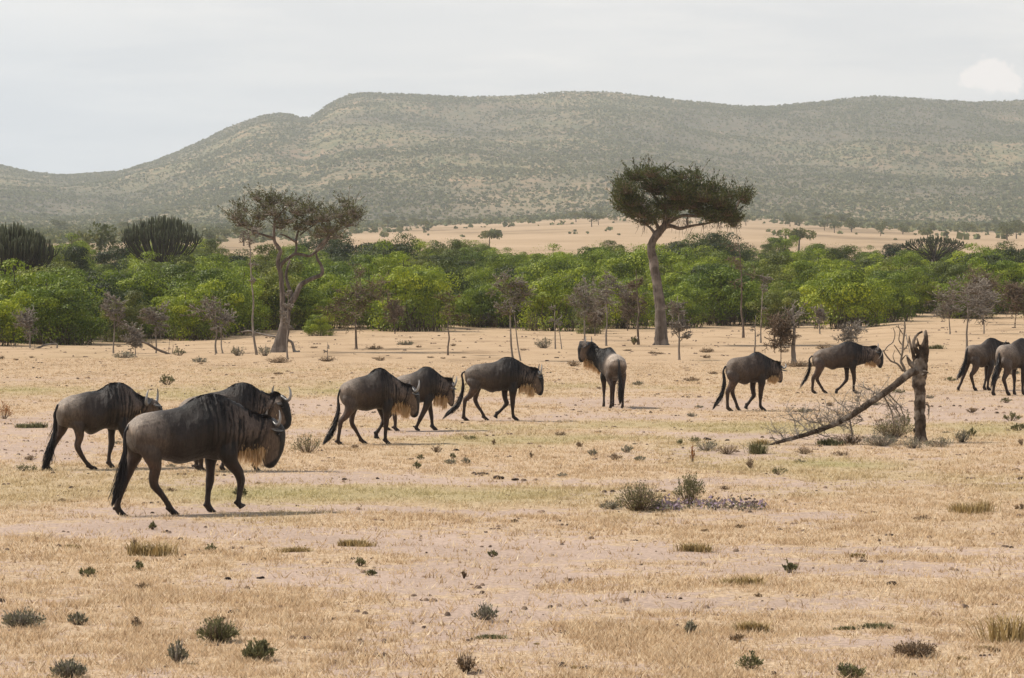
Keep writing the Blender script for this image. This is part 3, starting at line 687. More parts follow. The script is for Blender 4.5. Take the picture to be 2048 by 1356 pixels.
    NR = np.empty(len(V) * 3, np.float32); me.vertices.foreach_get('normal', NR); NR = NR.reshape(-1, 3)
    fold = -.010 * np.clip(bars, 0, 1) + .008 * lightbars * (fbm(s * 5, vv * 1.2, 55, 2) - .3)
    rib = .004 * np.sin(s * 7.5 + wob) * np.exp(-((s - 6) / 2.2) ** 2) * sstep(-.8, -.2, vv) * (1 - sstep(.3, .7, vv))
    mus = (fbm(V[:, 0] * 7 + 3, V[:, 2] * 7, 61, 2) - .5) * .022 * (1 - leg) + (fbm(V[:, 0] * 30, V[:, 2] * 16, 62, 2) - .5) * .006
    hip = .016 * np.exp(-(((s - 1.9) / .55) ** 2 + ((vv - .62) / .22) ** 2)) + .014 * np.exp(-(((s - (hump[0] + 1.8)) / .8) ** 2 + ((vv - .1) / .5) ** 2)) - .016 * np.exp(-(((s - 4.4 + .5 * vv) / .38) ** 2)) * (1 - sstep(-.1, .5, vv)) * (1 - leg)
    V3 = V + NR * (fold + rib + mus + hip * (neck0 > 0))[:, None]
    me.vertices.foreach_set('co', V3.astype(np.float32).ravel()); me.update()
    me.polygons.foreach_set('use_smooth', np.ones(len(me.polygons), bool))
    me.materials.clear(); me.materials.append(M['coat'])
    body = bpy.data.objects.new('body', me); col.objects.link(body); body.parent = root
    # ---- hair: mane ridge, side locks, beard, tail
    def sec(f): i = np.clip(np.asarray(f) * n, 0, len(Cs) - 1); a = i.astype(int); b = np.minimum(a + 1, len(Cs) - 1); t = (i - a)[:, None]; g = lambda X: X[a] * (1 - t) + X[b] * t; return g(Cs), g(Us), g(Ls), g(Ws[:, None])[:, 0], g(Ss[:, None])[:, 0], g(T)
    nm_ = 620; f = hump[0] + 0.2 + (poll - hump[0] - .1) * rg.random(nm_) ; c, u, l, w, q, t = sec(f); a = rg.normal(size=nm_) * .16
    roots = c + u * np.cos(a)[:, None] * .97 + l * (np.sin(a) * w * (1 - q))[:, None]
    bk = -np.sign((Cs[-1] - Cs[0])[0] or 1)
    fl = .018 + .03 * vnoise(f * 2.3, 0 * f, 77) + .075 * vnoise(f * 1.7, 0 * f, 78) * sstep(hump[1] - 1, poll - 1, f)
    back = np.gradient(Cs, axis=0); bdir = -back / np.linalg.norm(back, axis=1)[:, None]; bd = bdir[np.clip((f * n).astype(int), 0, len(Cs) - 1)]
    dirs = u / np.linalg.norm(u, axis=1)[:, None] * .55 + bd * .9 + l * (np.sign(a) * .3)[:, None]
    strands('mane', M['hair_black'], roots, dirs, fl * (.7 + .6 * rg.random(nm_)), root, .008, .9, tints=rg.random(nm_) * .7)
    ns = 420; f = hump[0] + .5 + (poll - 1.2 - hump[0]) * rg.random(ns); c, u, l, w, q, t = sec(f); a = (.15 + 1.15 * rg.random(ns)) * np.where(rg.random(ns) < .5, -1, 1)
    roots = c + u * np.cos(a)[:, None] + l * (np.sign(np.sin(a)) * np.abs(np.sin(a)) ** .9 * w * (1 - q * np.cos(a)))[:, None] * .99
    dirs = -u / np.linalg.norm(u, axis=1)[:, None] * 1 + l * (np.sign(a) * .42 * np.cos(a))[:, None]
    strands('side_locks', M['hair_black'], roots, dirs, .08 + .12 * rg.random(ns), root, .006, .15, tints=rg.random(ns) * .9, curl=.05)
    b0, b1 = beard; nb = 850; f = b0 + (b1 - b0) * rg.random(nb) ** 1.0; c, u, l, w, q, t = sec(f); a = np.pi + rg.normal(size=nb) * .5
    roots = c + u * np.cos(a)[:, None] * .96 + l * (np.sin(a) * w)[:, None] * .8
    ln = beard_len * .92 * (.72 + .28 * np.sin(np.pi * (f - b0 + .4) / (b1 - b0 + .8))) * (.25 + .95 * rg.random(nb) ** 1.1) * (.85 + .3 * vnoise(f * 2.0, f * 0, 5))
    dirs = np.tile([-.06, 0, -1.0], (nb, 1)) - u / np.linalg.norm(u, axis=1)[:, None] * .15 + rg.normal(size=(nb, 3)) * .13
    strands('beard', M['hair_beard'], roots, dirs, ln, root, .0055, .4, tints=np.clip(.35 + .75 * rg.random(nb), 0, 1), curl=.3, grad=.35)
    # tail: dock + tassel
    tp = np.array(tail['pts']); tr = np.array(tail['r']) * tail_w; Q = cr(np.hstack([tp, tr[:, None]]), 5)
    mb = MB(); kk = int(len(Q) * .55); mb.tube(Q[:kk, :3], np.minimum(Q[:kk, 3] * .8, .026), 8, .25)
    tl = mb.build('tail', M['hair_black'], root, True)
    nt_ = 420; j = (rg.random(nt_) ** .9 * (len(Q) * .62) + len(Q) * .14).astype(int); tang = np.gradient(Q[:, :3], axis=0); tang /= np.linalg.norm(tang, axis=1)[:, None]
    j = np.clip(j, 0, len(Q) - 2); off = rg.normal(size=(nt_, 3)) * .30; roots = Q[j, :3] + off * Q[j, 3:4]
    # follow the traced curve
    lens_ = .16 + .22 * rg.random(nt_); seg = 6; cur = roots.copy(); pts = [cur.copy()]; jj = j.astype(float); spc = np.linalg.norm(Q[-1, :3] - Q[-2, :3]) + 1e-6
    offs = off.copy()
    for s_ in range(seg):
        jj = jj + (lens_ / seg) / spc; over = np.maximum(0, jj - (len(Q) - 1)); ji = np.clip(jj, 0, len(Q) - 1).astype(int)
        base = Q[ji, :3] + tang[ji] * (over * spc)[:, None] * .35; offs = offs + rg.normal(size=(nt_, 3)) * .12
        pts.append(base + offs * np.maximum(Q[ji, 3:4], .012) * (1 + .15 * s_))
    side = rg.normal(size=(nt_, 3)); side /= np.linalg.norm(side, axis=1)[:, None]; V2 = []
    for s_, p in enumerate(pts):
        kq = (1 - s_ / seg) ** .7 + .08; V2 += [p + side * .0065 * kq, p - side * .0065 * kq]
    V2 = np.stack(V2, 1); m2 = 2 * (seg + 1); q = np.array([[2 * a_, 2 * a_ + 1, 2 * a_ + 3, 2 * a_ + 2] for a_ in range(seg)])[None] + np.arange(nt_)[:, None, None] * m2
    mb = MB(); mb.add(V2.reshape(-1, 3), q.reshape(-1, 4), np.repeat(rg.random(nt_) * .75, m2)); mb.build('tail_tassel', M['hair_black'], tl)
    # horns: out and slightly down, then up and in
    pc, pu, pl, pw, _, pt = [a_[0] for a_ in sec(np.array([poll + .15]))]
    top = pc + pu * .80
    boss = horns.get('at'); top = np.array(boss) if boss is not None else top
    hup = np.array(horns.get('up', (.12, 0, 1.0)), float); hup /= np.linalg.norm(hup)
    hl = np.array(horns['lat'], float) if 'lat' in horns else pl; hl = hl / np.linalg.norm(hl); hfw = np.cross(hl, hup); hs = horns.get('s', 1.0) * .87
    for sd in (-1, 1):
        prof = [(.01, -.005, .034), (.06, .0, .040), (.12, -.022, .036), (.18, -.045, .031), (.24, -.042, .027), (.285, -.005, .024), (.30, .055, .020), (.288, .115, .015), (.258, .165, .009), (.235, .188, .003)]
        P = np.array([top + hl * sd * a_ * hs + hup * b_ * hs + hfw * 0.02 * (a_ / .27) for a_, b_, r_ in prof])
        Q2 = cr(np.hstack([P, np.array([r_ for _, _, r_ in prof])[:, None] * hs]), 4); mb = MB()
        mb.tube(Q2[:, :3], Q2[:, 3], 10, .5); mb.t[-1] = np.concatenate([np.repeat(np.interp(np.arange(len(Q2)), [0, 8, 18, 26, len(Q2)], [.02, .12, .75, 1.0, .35]), 10), [.02, .3]]).astype(np.float32)
        mb.build('horn', M['horn'], root, True)
    # eyes
    c, u, l, w, q, t = [a_[0] for a_ in sec(np.array([poll + 1.5]))]
    for sd in (-1, 1):
        e = c + u * .38 + l * sd * w * .90; mb = MB(); th = np.linspace(-1, 1, 6) * 1.45
        mb.tube(np.array([e + l * sd * .016 * math.sin(t_) for t_ in th]), .017 * np.cos(th) + .001, 8); mb.build('eye', M['eye'], root, True)
    return root

def traced(x0, y0, s, yaw, feet, mid, secs, legs, tail, tw, horns, label, neck_turn=None, **kw):
    tr = Trace(x0, y0, s, yaw, feet, mid); S = []
    for i, (tx, ty, bx, by, w) in enumerate(secs):
        a, b = tr(tx, ty), tr(bx, by); S.append([(a + b) / 2, (a - b) / 2, np.array([0, 1., 0]), w])
    LG = []
    for side, front, planted, pts in legs:
        k = len(pts); P, ra, rl = [], [], []
        for i, (x, y, r, l) in enumerate(pts):
            wid = .150 if front == 0 else .140; lat = side * np.interp(i / (k - 1), [0, .12, .3, .6, 1], [wid, wid * 1.0, wid * .92, wid * .82, wid * .75])
            P.append(tr(x, y, lat)); ra.append(r * tr.m * (1 / max(.75, math.cos(tr.psi)))); rl.append(l)
        LG.append(dict(pts=P, ra=ra, rl=rl, planted=planted, front=front))
    T = dict(pts=[tr(x, y, 0) for x, y in tail], r=[t * tr.m for t in tw])
    T['pts'][1] = T['pts'][1] + np.array([-.03, 0, 0]); T['pts'][0] = T['pts'][0] + np.array([.0, 0, 0])
    if neck_turn: S = turn_neck(S, **neck_turn)
    return build_animal('w', tr.O, tr.psi, S, LG, T, horns, label, **kw)

def turn_neck(S, start=10, yaw=0, pitch=0, head=None, add=(0, 0, 0)):
    """swing the neck sections sideways (yaw, + = to the animal's left) and up (pitch)"""
    n = len(S); head = head or n; S = [list(s) for s in S]; piv = S[start][0].copy(); out = S[:start + 1]; prev = S[start][0]; newp = prev.copy()
    for i in range(start + 1, n):
        f = min(1, (i - start) / max(1, (head - start))); ya = math.radians(yaw) * f; pi_ = math.radians(pitch) * (f if i <= head else 0)
        d = S[i][0] - prev; prev = S[i][0]
        def rot(v, pit=True):
            v = np.array(v, float)
            if pit: c, s_ = math.cos(pi_), math.sin(pi_); v = np.array([v[0] * c - v[2] * s_, v[1], v[0] * s_ + v[2] * c])
            c, s_ = math.cos(ya), math.sin(ya); return np.array([v[0] * c - v[1] * s_, v[0] * s_ + v[1] * c, v[2]])
        newp = newp + rot(d); out.append([newp + np.array(add) * f, rot(S[i][1], i < head), rot(S[i][2], False), S[i][3]])
    return out

SF, SB = 1, 0
# --- B: big dark bull nearest the camera
B_secs = [(240,490,246,610,.11),(262,440,275,690,.19),(320,393,350,715,.23),(400,362,420,745,.245),(500,343,520,765,.255),(600,330,612,795,.265),(700,300,700,790,.27),(790,240,790,768,.265),(880,203,880,748,.255),(980,200,960,762,.235),(1060,220,1040,765,.22),(1130,262,1110,735,.185),(1200,302,1170,705,.15),(1290,345,1250,690,.12),(1380,385,1310,690,.108),
          (1450,402,1340,700,.108),(1520,440,1352,712,.112),(1562,500,1362,728,.105),(1568,580,1372,755,.092),(1552,670,1384,785,.080),(1522,745,1396,808,.080),(1480,800,1412,822,.075),(1448,826,1432,826,.035)]
B_legs = [(-1,0,True,[(400,600,120,.10),(440,720,78,.085),(468,830,50,.065),(455,920,40,.047),(462,985,34,.042),(518,1060,26,.030),(572,1140,23,.027),(598,1190,25,.031),(628,1226,26,.036)]),
          (1,0,True,[(300,620,95,.09),(295,730,62,.08),(265,830,42,.058),(225,935,33,.044),(203,1010,27,.036),(172,1100,23,.029),(150,1180,24,.028),(158,1235,25,.032),(178,1265,26,.036)]),
          (-1,1,False,[(1060,610,115,.09),(1085,700,88,.085),(1115,785,58,.068),(1165,855,44,.052),(1190,925,34,.045),(1187,1000,25,.030),(1180,1080,23,.028),(1174,1125,26,.032),(1190,1155,25,.036)]),
          (1,1,True,[(960,650,80,.085),(937,790,42,.058),(935,880,34,.047),(930,950,33,.044),(918,1030,24,.030),(912,1100,23,.028),(914,1150,27,.033),(940,1192,27,.037)])]
traced(200, 740, 4.238, 26, 1222, 650, B_secs, B_legs, [(252,462),(232,540),(213,680),(192,810),(168,940),(140,1040),(115,1110)], [14,15,20,32,40,36,14],
       dict(up=(.10, 0, 1), s=.84), 'largest, darkest wildebeest bull, nearest of the herd, walking with one foreleg lifted', voxel=.0105, shade=.82, beard=(11.8, 16.0), beard_len=.19, mane_dark=.35)
# --- A: bull behind on the far left
A_secs = [(322,430,326,560,.11),(345,385,352,650,.18),(390,345,405,668,.21),(470,305,480,690,.23),(570,283,570,705,.245),(660,262,650,742,.25),(740,248,720,765,.255),(820,228,810,718,.25),(900,176,880,690,.245),(980,148,950,700,.235),(1060,143,1030,705,.22),(1130,165,1090,690,.195),(1190,207,1150,640,.16),(1250,262,1210,585,.135),(1330,308,1290,548,.118),
          (1420,338,1370,540,.11),(1505,368,1440,560,.108),(1565,430,1475,610,.10),(1585,510,1495,670,.09),(1585,600,1508,720,.08),(1570,670,1520,755,.078),(1550,730,1530,770,.06),(1540,765,1536,775,.03)]
A_legs = [(-1,0,True,[(560,590,115,.10),(582,700,68,.08),(582,810,44,.058),(560,905,36,.045),(592,990,30,.040),(645,1080,24,.029),(695,1140,24,.028),(720,1165,25,.032),(755,1180,24,.036)]),
          (1,0,True,[(400,590,90,.09),(375,700,62,.075),(335,800,38,.055),(285,900,30,.042),(262,970,26,.036),(238,1060,22,.029),(215,1130,22,.028),(205,1175,24,.032),(218,1205,24,.036)]),
          (1,1,True,[(965,600,60,.08),(960,740,40,.058),(962,850,36,.046),(955,910,32,.043),(938,980,24,.030),(930,1060,23,.028),(936,1110,27,.033),(968,1155,26,.037)]),
          (-1,1,True,[(1080,560,85,.09),(1100,680,60,.07),(1135,800,42,.055),(1165,900,34,.045),(1180,980,24,.030),(1195,1060,23,.028),(1205,1110,27,.033),(1235,1150,26,.037)])]
traced(60, 740, 5.897, 24, 1172, 700, A_secs, A_legs, [(328,405),(318,520),(300,660),(275,800),(240,930),(205,1060),(165,1150)], [16,17,22,34,44,42,18],
       dict(up=(.15, .0, 1), lat=(.55, .83, 0), s=1.05), 'leftmost wildebeest, head and shoulder reaching behind the largest bull, long black tail hanging', shade=1.02, brown=.25, voxel=.012, mane_dark=.5, neck_turn=dict(start=11, yaw=10, head=16))
# --- C: half hidden behind the bull, face turned to the side
C_secs = [(650,330,660,430,.06),(680,285,690,520,.15),(740,242,750,570,.2),(830,217,830,600,.22),(920,198,920,620,.235),(1000,180,1000,632,.24),(1080,150,1070,605,.24),(1150,112,1150,592,.23),(1220,101,1205,588,.22),(1290,123,1262,575,.19),(1345,162,1305,520,.155),(1390,185,1345,450,.128),(1430,198,1375,420,.115),(1465,202,1400,408,.108),(1498,200,1425,405,.105),
          (1530,205,1445,412,.105),(1572,235,1462,425,.105),(1602,290,1480,445,.097),(1618,350,1495,462,.088),(1624,405,1510,480,.08),(1620,450,1530,497,.078),(1608,480,1560,508,.065),(1592,498,1580,508,.03)]
C_legs = [(-1,0,True,[(740,500,80,.10),(760,600,52,.08),(800,690,34,.055),(850,750,27,.044),(856,790,22,.036),(858,815,18,.029),(856,835,18,.028),(858,850,20,.032),(872,868,20,.036)]),
          (1,0,True,[(700,500,60,.09),(730,600,42,.07),(770,690,30,.052),(812,750,25,.042),(818,790,21,.036),(820,815,17,.029),(820,835,18,.028),(822,848,20,.032),(838,864,20,.036)]),
          (1,1,True,[(1120,520,60,.08),(1100,620,36,.058),(1075,720,30,.046),(1058,770,26,.043),(1045,800,19,.030),(1035,825,18,.028),(1030,838,20,.033),(1040,855,20,.037)]),
          (-1,1,True,[(1220,500,70,.09),(1250,600,44,.07),(1285,690,32,.05),(1305,750,26,.044),(1312,780,19,.030),(1316,805,18,.028),(1318,820,20,.033),(1328,838,20,.037)])]
traced(200, 740, 4.238, 8, 857, 950, C_secs, C_legs, [(655,325),(640,400),(625,480),(610,560),(600,640),(590,700)], [12,12,16,24,26,8],
       dict(up=(.0, 0, 1), lat=(-.45, .9, 0), s=.98), 'wildebeest half hidden behind the largest bull, only hump, raised face and horns showing', shade=.95, brown=.5, mane_dark=1.0, neck_turn=dict(start=11, yaw=-12, head=16))
# --- D
D_secs = [(308,490,314,590,.10),(328,445,345,665,.165),(370,403,400,708,.2),(450,365,470,730,.225),(530,335,540,740,.24),(610,318,610,766,.25),(670,290,680,745,.25),(730,237,740,725,.24),(790,216,800,730,.23),(850,228,850,735,.215),(910,275,900,728,.19),(960,312,950,700,.16),(1020,358,1000,688,.135),(1080,400,1045,688,.12),(1140,428,1080,692,.108),
          (1195,445,1105,702,.105),(1250,485,1125,718,.106),(1284,545,1140,738,.098),(1292,620,1155,765,.088),(1286,700,1172,795,.080),(1280,765,1186,818,.078),(1262,808,1203,832,.07),(1240,828,1222,834,.03)]
D_legs = [(-1,0,True,[(450,600,120,.11),(430,730,64,.085),(385,820,44,.06),(322,892,34,.045),(308,975,26,.036),(294,1080,21,.028),(285,1145,23,.03),(292,1175,24,.032),(318,1200,25,.036)]),
          (1,0,True,[(480,640,80,.08),(460,790,38,.058),(452,880,30,.043),(468,930,28,.040),(505,990,23,.030),(550,1070,21,.028),(578,1115,23,.031),(615,1145,23,.036)]),
          (-1,1,True,[(895,600,78,.09),(888,710,55,.075),(880,810,38,.055),(877,900,31,.045),(870,980,23,.030),(866,1050,22,.029),(872,1080,24,.032),(902,1110,25,.037)]),
          (1,1,False,[(800,640,60,.08),(812,740,40,.06),(840,815,33,.05),(848,875,31,.045),(815,935,23,.030),(782,990,22,.028),(755,1025,25,.033),(752,1070,25,.035)])]
traced(630, 700, 6.163, 20, 1165, 730, D_secs, D_legs, [(312,480),(306,580),(288,720),(262,860),(215,990),(160,1080),(110,1150)], [15,15,20,28,34,30,10],
       dict(up=(.28, 0, 1), s=1.0), 'wildebeest with cream beard and lowered head, walking just in front of another, one foreleg bent', brown=.55, beard=(11, 17.4), beard_len=.23, mane_dark=.55)
# --- E
E_secs = [(945,390,950,480,.05),(972,360,982,560,.14),(1030,327,1030,620,.2),(1100,305,1100,642,.22),(1180,292,1180,650,.235),(1250,263,1250,663,.24),(1310,219,1300,650,.23),(1370,201,1352,640,.22),(1430,213,1400,625,.2),(1480,248,1445,603,.165),(1530,292,1485,590,.14),(1575,328,1520,588,.125),(1615,348,1550,592,.115),(1648,358,1575,600,.108),(1675,366,1595,612,.105),
          (1698,382,1608,622,.105),(1718,430,1620,640,.10),(1726,490,1633,655,.09),(1727,550,1645,668,.085),(1722,610,1658,680,.08),(1714,655,1668,690,.07),(1702,682,1680,696,.055),(1694,694,1688,698,.03)]
E_legs = [(-1,0,True,[(1030,560,90,.10),(1010,660,52,.08),(985,770,34,.055),(985,850,28,.045),(990,910,22,.034),(988,960,20,.029),(985,985,22,.032),(1010,1010,23,.036)]),
          (1,0,True,[(1010,560,60,.08),(985,680,40,.06),(930,790,30,.05),(885,860,26,.044),(880,920,21,.034),(878,950,20,.029),(882,965,22,.032),(905,985,22,.036)]),
          (-1,1,True,[(1410,560,70,.09),(1385,660,48,.07),(1345,760,34,.055),(1300,850,28,.045),(1275,910,22,.030),(1255,950,21,.029),(1245,970,22,.032),(1262,998,22,.036)]),
          (1,1,True,[(1400,600,45,.08),(1415,700,32,.055),(1430,780,28,.046),(1438,840,25,.042),(1440,890,20,.030),(1445,930,20,.029),(1452,950,22,.032),(1478,978,22,.036)])]
traced(630, 700, 6.163, 10, 993, 1250, E_secs, E_legs, [(960,385),(950,460),(940,550),(930,640),(920,720),(910,780)], [12,12,16,22,22,8],
       dict(up=(.25, 0, 1), s=.95), 'wildebeest with cream beard whose rump is hidden behind the pale-bearded one', brown=.4, beard=(9.6, 15.6), beard_len=.22, mane_dark=1)
# --- F
F_secs = [(250,335,254,420,.05),(282,293,292,470,.15),(340,260,350,492,.2),(420,243,430,500,.22),(500,234,510,538,.235),(570,221,580,533,.24),(620,190,630,518,.24),(670,173,680,514,.23),(730,173,730,528,.22),(785,198,770,512,.19),(835,228,808,495,.16),(880,257,842,485,.14),(920,275,872,486,.125),(955,286,898,492,.114),(985,294,918,500,.108),
          (1012,303,936,508,.105),(1038,330,950,518,.103),(1055,370,963,530,.096),(1064,420,977,543,.088),(1065,470,990,553,.08),(1062,515,1002,562,.076),(1052,548,1016,570,.06),(1040,565,1030,572,.03)]
F_legs = [(-1,0,True,[(350,420,88,.11),(348,500,50,.088),(308,575,33,.058),(262,618,26,.045),(251,680,19,.034),(245,750,17,.028),(243,795,18,.03),(250,818,19,.032),(275,838,19,.036)]),
          (1,0,True,[(385,460,50,.08),(370,555,30,.055),(362,615,24,.043),(385,675,20,.033),(420,725,17,.028),(445,770,17,.029),(455,795,18,.032),(478,815,18,.036)]),
          (-1,1,True,[(752,420,65,.09),(746,520,42,.073),(744,600,29,.052),(744,660,24,.045),(744,715,17,.030),(748,760,17,.029),(758,782,18,.032),(788,806,19,.037)]),
          (1,1,False,[(670,440,45,.08),(662,530,32,.058),(668,600,26,.05),(682,648,25,.045),(650,690,18,.030),(615,728,17,.028),(585,752,19,.032),(568,780,19,.035)])]
traced(880, 680, 5.12, 6, 826, 560, F_secs, F_legs, [(256,322),(240,350),(234,430),(232,520),(205,620),(150,690),(85,750),(38,798)], [11,12,13,16,22,24,16,5],
       dict(up=(.15, 0, 1), s=1.0), 'dark wildebeest swinging its black tail out behind, one foreleg lifted', brown=.25, shade=.85, beard=(10, 16.8), beard_len=.19, mane_dark=1.1, rump_light=.6)
# --- H
H_secs = [(266,380,272,455,.09),(286,328,300,505,.165),(330,290,345,530,.19),(390,279,397,545,.22),(450,272,455,560,.235),(500,260,510,545,.24),(550,229,560,535,.235),(600,223,608,538,.22),(650,249,645,532,.19),(690,273,680,510,.155),(725,293,705,495,.135),(755,307,725,490,.122),(780,318,742,490,.112),(800,328,755,492,.106),(818,340,766,495,.104),
          (830,358,774,500,.103),(838,385,782,505,.098),(843,415,788,511,.092),(846,450,794,518,.085),(846,480,800,525,.08),(844,508,806,532,.075),(838,530,814,538,.06),(830,541,822,544,.03)]
H_legs = [(-1,0,True,[(345,450,82,.11),(342,535,48,.088),(305,598,30,.058),(284,640,24,.045),(282,695,18,.034),(281,750,16,.028),(284,795,18,.03),(292,815,19,.032),(316,833,19,.036)]),
          (1,0,True,[(345,500,50,.08),(332,600,27,.052),(335,655,22,.042),(355,710,18,.033),(372,755,16,.028),(382,785,17,.031),(398,818,18,.036)]),
          (-1,1,True,[(640,440,60,.09),(632,535,38,.07),(624,615,27,.052),(620,668,23,.045),(618,720,16,.030),(618,762,17,.029),(626,785,18,.032),(656,810,19,.037)]),
          (1,1,False,[(550,470,40,.08),(540,570,28,.055),(545,630,25,.048),(550,672,23,.045),(522,712,17,.030),(495,750,17,.028),(478,770,18,.032),(468,792,18,.035)])]
traced(1400, 660, 5.12, 14, 828, 460, H_secs, H_legs, [(262,368),(254,420),(250,500),(243,590),(215,680),(175,745),(138,800)], [12,12,14,17,20,16,5],
       dict(up=(.35, .75, .55), s=.85), 'wildebeest with lowered head turned away and orange beard, left of the bare reddish bush', brown=.75, beard=(9.5, 16.2), beard_len=.15, mane_dark=.3, neck_turn=dict(start=10, yaw=12, head=16))
# --- I
I_secs = [(1146,290,1150,345,.05),(1168,243,1182,382,.13),(1220,205,1240,378,.18),(1290,186,1300,385,.21),(1350,170,1350,410,.22),(1410,150,1410,395,.23),(1470,122,1470,385,.22),(1530,114,1520,388,.21),(1590,126,1570,385,.18),(1635,148,1612,368,.152),(1675,160,1655,355,.135),(1708,165,1690,347,.122),(1738,167,1715,342,.115),(1765,165,1735,340,.11),(1790,164,1752,340,.108),
          (1815,168,1768,342,.105),(1842,185,1780,348,.1),(1862,215,1790,354,.092),(1872,255,1800,360,.084),(1875,295,1810,367,.078),(1873,335,1818,376,.075),(1864,368,1828,385,.06),(1852,386,1840,390,.03)]
I_legs = [(-1,0,True,[(1225,320,68,.11),(1222,390,44,.085),(1192,450,27,.056),(1160,498,22,.044),(1155,560,16,.033),(1151,610,14,.028),(1155,632,16,.03),(1182,655,17,.036)]),
          (1,0,True,[(1245,350,45,.08),(1215,450,25,.052),(1198,505,20,.043),(1225,560,16,.032),(1252,605,14,.028),(1265,628,15,.031),(1290,650,16,.036)]),
          (-1,1,True,[(1575,320,50,.09),(1566,395,33,.068),(1574,455,24,.05),(1579,512,20,.044),(1574,570,14,.030),(1573,610,14,.029),(1580,630,16,.032),(1612,650,17,.037)]),
          (1,1,False,[(1500,340,38,.08),(1503,410,26,.055),(1503,465,22,.048),(1500,508,20,.044),(1465,555,15,.030),(1430,592,14,.028),(1405,612,16,.032),(1394,638,16,.035)])]
traced(1400, 660, 5.12, 5, 652, 1400, I_secs, I_legs, [(1150,262),(1132,300),(1125,370),(1105,450),(1070,520),(1020,600)], [10,10,13,16,17,5],
       dict(up=(.0, 0, 1), s=.85), 'brown wildebeest with upright horns, head behind the bare twigs of the broken tree', brown=.7, beard=(11, 17.5), beard_len=.12, mane_dark=.9, neck_turn=dict(start=11, yaw=-14, head=16))
# --- J, K
J_secs = [(488,360,492,470,.08),(508,300,528,560,.155),(570,272,590,620,.19),(660,262,680,642,.21),(740,254,750,680,.225),(800,212,820,642,.225),(860,157,880,640,.21),(930,137,940,652,.2),(1000,152,1000,635,.17),(1050,180,1045,570,.145),(1095,203,1085,510,.13),(1135,218,1120,475,.12),(1170,226,1150,460,.112),(1200,230,1178,455,.108),(1230,234,1200,455,.105),
          (1260,245,1215,460,.105),(1290,275,1228,470,.1),(1310,320,1240,482,.092),(1320,370,1252,495,.085),(1322,420,1264,508,.08),(1318,465,1276,520,.075),(1308,500,1290,530,.06),(1300,525,1296,532,.03)]
J_legs = [(1,0,True,[(500,500,60,.09),(490,620,50,.07),(455,750,34,.052),(410,870,27,.043),(385,950,23,.034),(352,1020,24,.029),(330,1070,28,.032),(325,1095,28,.036)]),
          (-1,0,True,[(650,520,95,.11),(650,660,60,.085),(605,765,42,.058),(565,825,33,.045),(585,920,27,.035),(605,1000,23,.028),(615,1055,26,.03),(650,1100,30,.036)]),
          (-1,1,True,[(930,560,70,.09),(920,680,50,.07),(900,780,36,.055),(880,850,30,.045),(870,930,22,.030),(865,1000,22,.029),(865,1050,28,.032),(900,1085,30,.037)]),
          (1,1,True,[(845,600,45,.08),(838,740,32,.055),(838,850,28,.045),(822,920,22,.03),(805,990,22,.029),(798,1040,28,.032),(815,1085,30,.037)])]
traced(1880, 660, 9.04, 30, 1095, 760, J_secs, J_legs, [(500,330),(488,420),(462,540),(420,680),(375,790),(310,890)], [22,22,28,38,44,16],
       dict(up=(.3, 0, 1), s=.9), 'second wildebeest from the right edge of the herd, tail streaming, walking away', brown=.6, shade=.9, mane_dark=.6)
K_secs = [(1070,370,1076,600,.10),(1095,300,1100,670,.18),(1130,270,1150,690,.2),(1220,255,1230,700,.22),(1300,243,1310,718,.235),(1370,192,1390,700,.235),(1440,152,1460,692,.22),(1520,150,1530,690,.21),(1590,170,1585,680,.185),(1640,205,1630,620,.155),(1685,235,1672,560,.135),(1725,255,1708,520,.125),(1760,265,1740,505,.115),(1790,272,1765,500,.11),(1820,280,1790,502,.107),
          (1848,295,1805,510,.105),(1875,330,1820,520,.1),(1892,380,1832,535,.092),(1900,435,1844,550,.085),(1900,485,1856,563,.08),(1894,530,1868,575,.075),(1884,565,1880,585,.06),(1880,585,1884,590,.03)]
K_legs = [(1,0,True,[(1070,560,60,.09),(1060,700,55,.07),(1020,850,38,.052),(985,960,30,.043),(975,1050,25,.034),(965,1120,26,.029),(958,1170,30,.032),(975,1210,32,.036)]),
          (-1,0,True,[(1215,560,110,.11),(1225,700,70,.085),(1190,810,46,.058),(1155,890,36,.045),(1175,980,29,.035),(1200,1070,25,.028),(1215,1130,28,.03),(1250,1180,32,.036)]),
          (-1,1,True,[(1530,600,80,.09),(1520,740,55,.07),(1505,850,38,.055),(1500,930,32,.045),(1495,1010,25,.030),(1495,1080,25,.029),(1500,1120,28,.032),(1535,1160,32,.037)]),
          (1,1,True,[(1340,620,50,.08),(1335,780,34,.055),(1345,890,30,.045),(1345,970,24,.03),(1342,1060,24,.029),(1338,1110,28,.032),(1350,1165,30,.037)])]
traced(1880, 660, 9.04, 40, 1180, 1270, K_secs, K_legs, [(1100,350),(1082,450),(1050,600),(1005,760),(965,900),(935,1050)], [24,24,32,42,44,16],
       dict(up=(.3, 0, 1), s=.9), 'wildebeest cut off by the right edge of the view, pale rump towards us', brown=.3, shade=.95, mane_dark=.6)
